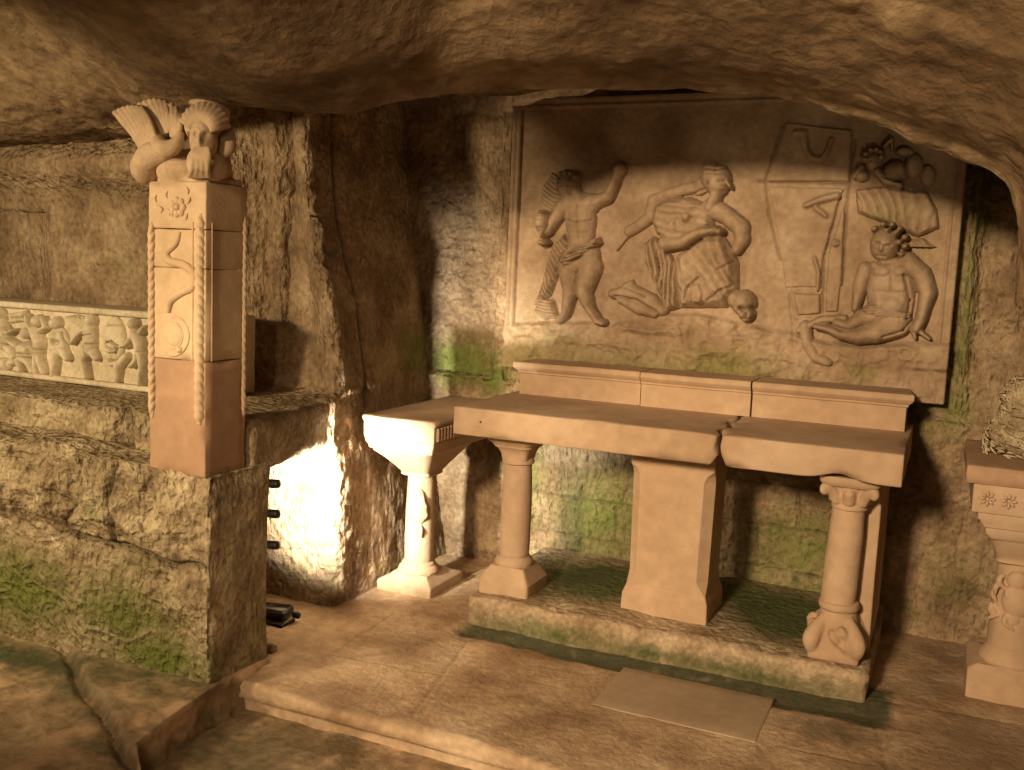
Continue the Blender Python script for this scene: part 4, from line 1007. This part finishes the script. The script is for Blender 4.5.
# raised border strips beside the rope
m_ = MB(); zt = at(205, 222, PY0)[2]; zb = zj[1]
m_.box((PX1-.062, PX1-.055, PY0-.004, PY0+.01, zb, zt), r=.002); m_.box((PX1-.004, PX1+.004, PY0+.028, PY0+.034, zb, zt), r=.002)
m_.build('border_strip', MAT['pillar'], pil)

# capital: winged bird-like leaves, volute, horn and bearded mask
cap = empty('figure_capital', (-2.52, 2.78, 1.853), 'carved capital with bearded mask and fluted leaf wings, atop the square pillar', 'capital')
def CP(u, v, dy=0.0):      # u, v in the enlarged view of the capital -> point in front of the pillar
    return np.array(at(110+u/6.827, 90+v/6.827, 2.67+dy))
b = MB(); b.tube([(-2.52, 2.80, 1.86), (-2.53, 2.82, 1.95), (-2.54, 2.84, 2.05), (-2.54, 2.86, 2.14)], [.115, .095, .075, .075], 14, 24)
b.box((-2.640, -2.392, 2.69, 2.88, 1.851, 1.875), r=.008)
b.ell(CP(460, 545, .05), (.090, .06, .055)); b.ell(CP(430, 500, .05), (.05, .045, .06))
b.build('core', MAT['capital'], cap, remesh=.007)
b = MB()
b.ell(CP(242, 530, .01), (.050, .055, .060)); b.tube([CP(225, 590, .01), CP(240, 500), CP(300, 440), CP(400, 425, .01), CP(450, 440, .04)], [.034, .046, .048, .034, .02], 20, 14)
b.build('volute', MAT['capital'], cap, remesh=.0055)
def fan(name, r0, r1, t0, t1, n, w0, w1, d0=0.0, d1=0.03, bulge=.014, bow=(0, 0)):
    b = MB()
    for k in range(n):
        t = k/(n-1); q = [r0[i]+(r1[i]-r0[i])*t for i in (0, 1)]; e = [t0[i]+(t1[i]-t0[i])*t for i in (0, 1)]
        e[1] -= 22*math.sin(t*math.pi)
        m1 = [(q[i]*2+e[i])/3+bow[i]*.8 for i in (0, 1)]; m2 = [(q[i]+2*e[i])/3+bow[i] for i in (0, 1)]
        b.tube([CP(*q, d0), CP(*m1, (d0*2+d1)/3-bulge), CP(*m2, (d0+2*d1)/3-bulge), CP(*e, d1)], [w0, (w0+w1)/2, w1, w1*.75], 18, 8)
        b.tube([CP(*q, d0+.02), CP(*m1, (d0*2+d1)/3+.008), CP(*m2, (d0+2*d1)/3+.008), CP(*e, d1+.008)], [w0*1.2, w0*1.1, w1*1.5, w1], 14, 8)
    return b.build(name, MAT['capital'], cap, remesh=.0040)
fan('leaf_wing', (225, 425), (325, 365), (30, 150), (215, 120), 7, .0085, .0105, .0, .03, bow=(10, -14))
fan('leaf_wing', (330, 330), (400, 290), (200, 92), (375, 78), 6, .008, .0100, .03, .07, bow=(12, -8))
fan('leaf_wing', (425, 330), (480, 300), (392, 95), (485, 150), 4, .008, .009, .03, .06, bow=(0, 0))
b = MB(); b.tube([CP(320, 330, .02), CP(345, 385, -.015), CP(400, 402, -.03), CP(455, 365, -.03), CP(485, 285, -.02)], [.022, .030, .030, .024, .012], 26, 12)
b.build('curled_horn', MAT['capital'], cap, remesh=.0045)
mc = CP(612, 330, -.02)
def face(P):
    Q = P.copy(); f = np.clip(-P[..., 1], 0, 1)
    nose = np.exp(-(P[..., 0]/.17)**2)*np.exp(-((P[..., 2]+.06)/.26)**2)*f
    eye = sum(np.exp(-((P[..., 0]-s*.38)/.17)**2-((P[..., 2]-.18)/.12)**2) for s in (-1, 1))*f
    brow = np.exp(-(np.abs(P[..., 0])-.35)**2/.08)*np.exp(-((P[..., 2]-.38)/.10)**2)*f
    mouth = np.exp(-(P[..., 0]/.3)**2-((P[..., 2]+.48)/.07)**2)*f
    Q[..., 1] -= .42*nose-.30*eye+.16*brow-.20*mouth
    return Q
b = MB(); b.ell(mc+np.array((.010, .01, -.005)), (.047, .055, .078), rz=.50, n=44, shape=face); b.ell(mc+np.array((-.034, .012, -.01)), (.010, .018, .026)); b.build('mask_face', MAT['capital'], cap)
b = MB()
for k in range(8):
    t = k/7; u0 = 575+t*95; u3 = 535+t*150
    b.tube([CP(u0, 390, -.060+.02*t), CP(u0-10+18*t, 450, -.075+.02*t), CP((u0+u3)/2+8*(-1)**k, 530, -.065+.02*t), CP(u3, 598, -.03+.02*t)], [.006, .0085, .0085, .006], 18, 8)
b.ell(CP(610, 500, .01), (.042, .045, .055)); b.ell(CP(715, 520, .03), (.040, .05, .050)); b.ell(CP(690, 440, .03), (.026, .04, .03)); b.ell(CP(625, 590, .02), (.045, .045, .014))
b.build('beard', MAT['capital'], cap, remesh=.0042)
b = MB()
for k in range(12):
    a = math.radians(158-k*13.5); ca, sa = math.cos(a), math.sin(a)
    b.tube([CP(622+62*ca, 292-70*sa, -.035), CP(630+105*ca, 285-125*sa, -.045+.003*k), CP(645+175*ca, 275-185*sa, .0+.005*k)], [.0085, .0100, .0085], 14, 8)
b.ell(CP(640, 230, .04), (.078, .05, .075))
b.build('hair_crown', MAT['capital'], cap, remesh=.0042)
b = MB()
for k in range(7):
    t = k/6; a = math.radians(70-90*t)
    b.tube([CP(710, 470, .05), CP(760+40*math.cos(a), 400-60*math.sin(a), .06), CP(765+85*math.cos(a), 360-140*math.sin(a), .09)], [.024, .018, .012], 12, 8)
b.ell(CP(740, 520, .09), (.035, .06, .05))
b.build('side_leaf', MAT['capital'], cap, remesh=.0055)

# =================================================================== SARCOPHAGUS
SY = 3.30
sar = empty('sarcophagus', (-3.8, 3.45, .975), 'long pale stone sarcophagus with carved figures along its front, on the left ledge', 'sarcophagus')
def sbox(name, b_, **k): return rbox(name, b_, MAT['marble'], sar, r=.005, step=.03, amp=.002, **k)
sz0, sz1 = .972, 1.335
sbox('coffer', (-4.95, -2.92, SY+.028, SY+.30, sz0+.002, sz1-.004))
sbox('upper_rim', (-4.955, -2.918, SY-.012, SY+.03, sz1-.030, sz1)); sbox('lower_rim', (-4.955, -2.918, SY-.016, SY+.03, sz0, sz0+.024))
def sfig(box, fn, name='carved_figure'):
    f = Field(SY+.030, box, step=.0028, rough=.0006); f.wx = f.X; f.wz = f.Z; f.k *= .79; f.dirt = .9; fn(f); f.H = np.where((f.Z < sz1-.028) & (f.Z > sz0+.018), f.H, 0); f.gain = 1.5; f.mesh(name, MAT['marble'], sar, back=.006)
H = .040
def g1(f): f.ell((4.5, 315), 5.5, 6, H).chain([(6, 323, 6), (10, 333, 6), (8, 344, 6)], H).chain([(9, 327, 3), (16, 333, 2.4), (20, 330, 2)], H).chain([(8, 344, 5), (14, 350, 4), (18, 356, 3)], .03).cut([(2, 330), (12, 340)], .8, .012).cut([(3, 338), (13, 345)], .8, .01)
def g2(f): f.ell((31, 333), 5.6, 6, H).poly([(22, 343), (30, 340), (38, 344), (38, 358), (24, 360)], H, 4).chain([(24, 346, 3), (16, 340, 2.2), (11, 338, 2)], H).chain([(27, 358, 5), (34, 362, 4), (39, 371, 2.8)], .036).chain([(24, 360, 4.5), (26, 370, 3)], .034).chain([(36, 346, 3), (41, 352, 2.4)], .034).cut([(25, 352), (36, 354)], .8, .01)
def g3(f): f.ell((42, 321), 6, 6.2, H).chain([(40, 331, 6), (44, 342, 6), (43, 350, 6)], H).chain([(46, 330, 3.2), (52, 327, 2.8), (49, 318, 2.2)], .036).chain([(38, 330, 3), (34, 324, 2.4), (33, 316, 2)], .034).chain([(43, 350, 5), (45, 361, 3.6), (49, 372, 2.6)], .034).chain([(41, 350, 4.5), (40, 362, 3.4), (41, 374, 2.6)], .030).cut([(38, 346), (48, 350)], .8, .01)
def g4(f): f.ell((60, 323), 6.4, 6.4, H).ell((61, 342), 12.5, 15, .034).ell((60, 336), 7, 6, H).chain([(60, 352, 5), (60, 366, 3.2), (59, 375, 2.6)], .036).chain([(67, 350, 5), (72, 358, 3.5)], .034).cut([(54, 332), (52, 350)], .8, .01).cut([(66, 332), (72, 350)], .8, .01).cut([(58, 343), (64, 342)], 2.2, .02)
def g5(f): f.ell((95.5, 320), 5.6, 6.5, H).chain([(94, 329, 7), (94, 340, 7.5), (94, 350, 6.5)], H).chain([(92, 352, 4.5), (89, 360, 3.4), (92.5, 377, 2.4)], .036).chain([(97, 352, 4.5), (101, 358, 3.2)], .034).chain([(88, 330, 3), (80, 338, 2.6), (77, 343, 2.2)], .032).cut([(88, 342), (100, 344)], .8, .01).cut([(89, 335), (98, 334)], .6, .008).cut([(93, 346), (94, 354)], .9, .01)
def gw(f): f.poly([(66, 316), (80, 314), (92, 318), (94, 328), (84, 330), (74, 324)], .022, 3, (60, 3, .4))
def g6(f): f.ell((138, 324), 6, 6.4, H).chain([(140, 333, 6), (144, 343, 6), (145, 352, 5.5)], H).chain([(139, 336, 3.2), (134, 344, 2.8), (128, 346, 2.4)], .04).chain([(146, 332, 3), (150, 327, 2.4)], .036).chain([(146, 352, 4.8), (148, 366, 3.6), (146, 384, 2.8)], .038).chain([(143, 354, 4.5), (140, 362, 3.2), (136, 366, 2.4)], .034).cut([(140, 349), (150, 352)], .8, .01)
def gm(f): f.ell((116.5, 338), 14, 21, .030).cut([(108, 325), (124, 325)], 1, .008).ell((116, 347), 8.5, 9, .040); f.cut([(110, 347), (113, 353), (120, 353), (123, 346), (118, 341), (112, 342), (110, 347)], 1, .012).cut([(114, 345), (119, 349)], 1.4, .014)
def gb(f): f.chain([(130, 356, 4), (122, 366, 5), (122, 380, 3)], .032).chain([(124, 362, 3), (116, 364, 3), (112, 360, 2)], .028)
def ga(f): f.ell((6, 364), 11, 6, .036).ell((17, 362), 4.5, 4, .036).chain([(2, 368, 3), (4, 374, 2)], .03).cut([(10, 360), (12, 368)], 1, .01)
def gt(f): f.poly([(11, 313), (26, 311), (27, 322), (12, 324)], .020, 2); [f.cut([(13+3*k, 312), (13+3*k, 323)], .7, .008) for k in range(5)]; f.cut([(11, 318), (27, 317)], .7, .008); f.ell((29, 314), 3.4, 3.4, .036)
for fn, bx_, nm in ((gw, (62, 308, 98, 334), 'carved_wing'), (gm, (98, 312, 136, 365), 'carved_medallion'), (gt, (8, 306, 36, 328), 'carved_chest'), (ga, (-8, 352, 26, 382), 'carved_animal'), (gb, (106, 350, 138, 390), 'carved_figure'),
                 (g1, (-6, 305, 26, 364), 'carved_figure'), (g3, (28, 308, 58, 382), 'carved_figure'), (g2, (6, 322, 48, 380), 'carved_figure'), (g4, (44, 312, 80, 382), 'carved_figure'), (g5, (72, 308, 106, 386), 'carved_figure'), (g6, (122, 312, 156, 394), 'carved_figure')):
    sfig(bx_, fn, nm)

# =================================================================== PAVING SLAB, LAMP, CLEATS
p = [atz(590, 705, 0), atz(757, 745, 0), atz(777, 697, 0), atz(620, 670, 0)]
o = rbox('paving_slab', (-1.088, -.486, 3.278, 3.668, -.03, .005), MAT['slab'], r=.005, step=.03, amp=.001)
tag(o, 'smooth grey-brown rectangular slab let into the paving before the altar', 'paving slab')
lamp = empty('floor_lamp', (-2.60, 3.42, 0), 'flat black floor lamp lying in the recess behind the rock pier', 'lamp')
rbox('housing', (-2.80, -2.57, 3.34, 3.46, .012, .050), MAT['black'], lamp, r=.010, step=.03, amp=0, rot=(-2.62, 3.42, .25))
rbox('lamp_glass', (-2.79, -2.58, 3.35, 3.45, .047, .053), MAT['glass'], lamp, r=.002, step=.05, amp=0, rot=(-2.62, 3.42, .25))
b = MB(); b.box((-2.80, -2.53, 3.315, 3.328, .0, .014), r=.003); b.box((-2.545, -2.53, 3.315, 3.41, .0, .014), r=.003); b.tube([(-2.54, 3.41, .03), (-2.525, 3.41, .032), (-2.51, 3.41, .03)], [.014, .016, .014], 6, 10); b.build('bracket', MAT['black'], lamp)
o = MB().ell((-2.43, 3.10, .012), (.035, .03, .025)).build('loose_stone', MAT['wet'], None); tag(o, 'small dark loose stone at the foot of the rock pier beside the step', 'stone')
for i, (x, y) in enumerate(((270, 482), (271, 512), (270, 543))):
    pz = at(x, y, 3.03)[2]; g = ('top', 'middle', 'lowest')[i]
    b = MB(); b.tube([(-2.372, 3.01, pz), (-2.35, 3.012, pz), (-2.325, 3.014, pz+.003)], [.016, .018, .017], 8, 14); b.tube([(-2.40, 3.01, pz), (-2.37, 3.01, pz)], [.008, .008], 4, 8)  # cable cleat on the pier edge, not a source of the recess light
    o = b.build('cable_cleat', MAT['black'], None); tag(o, g + ' of three small black fittings on the rock pier edge', 'lamp fitting', 'black fittings on the pier edge')
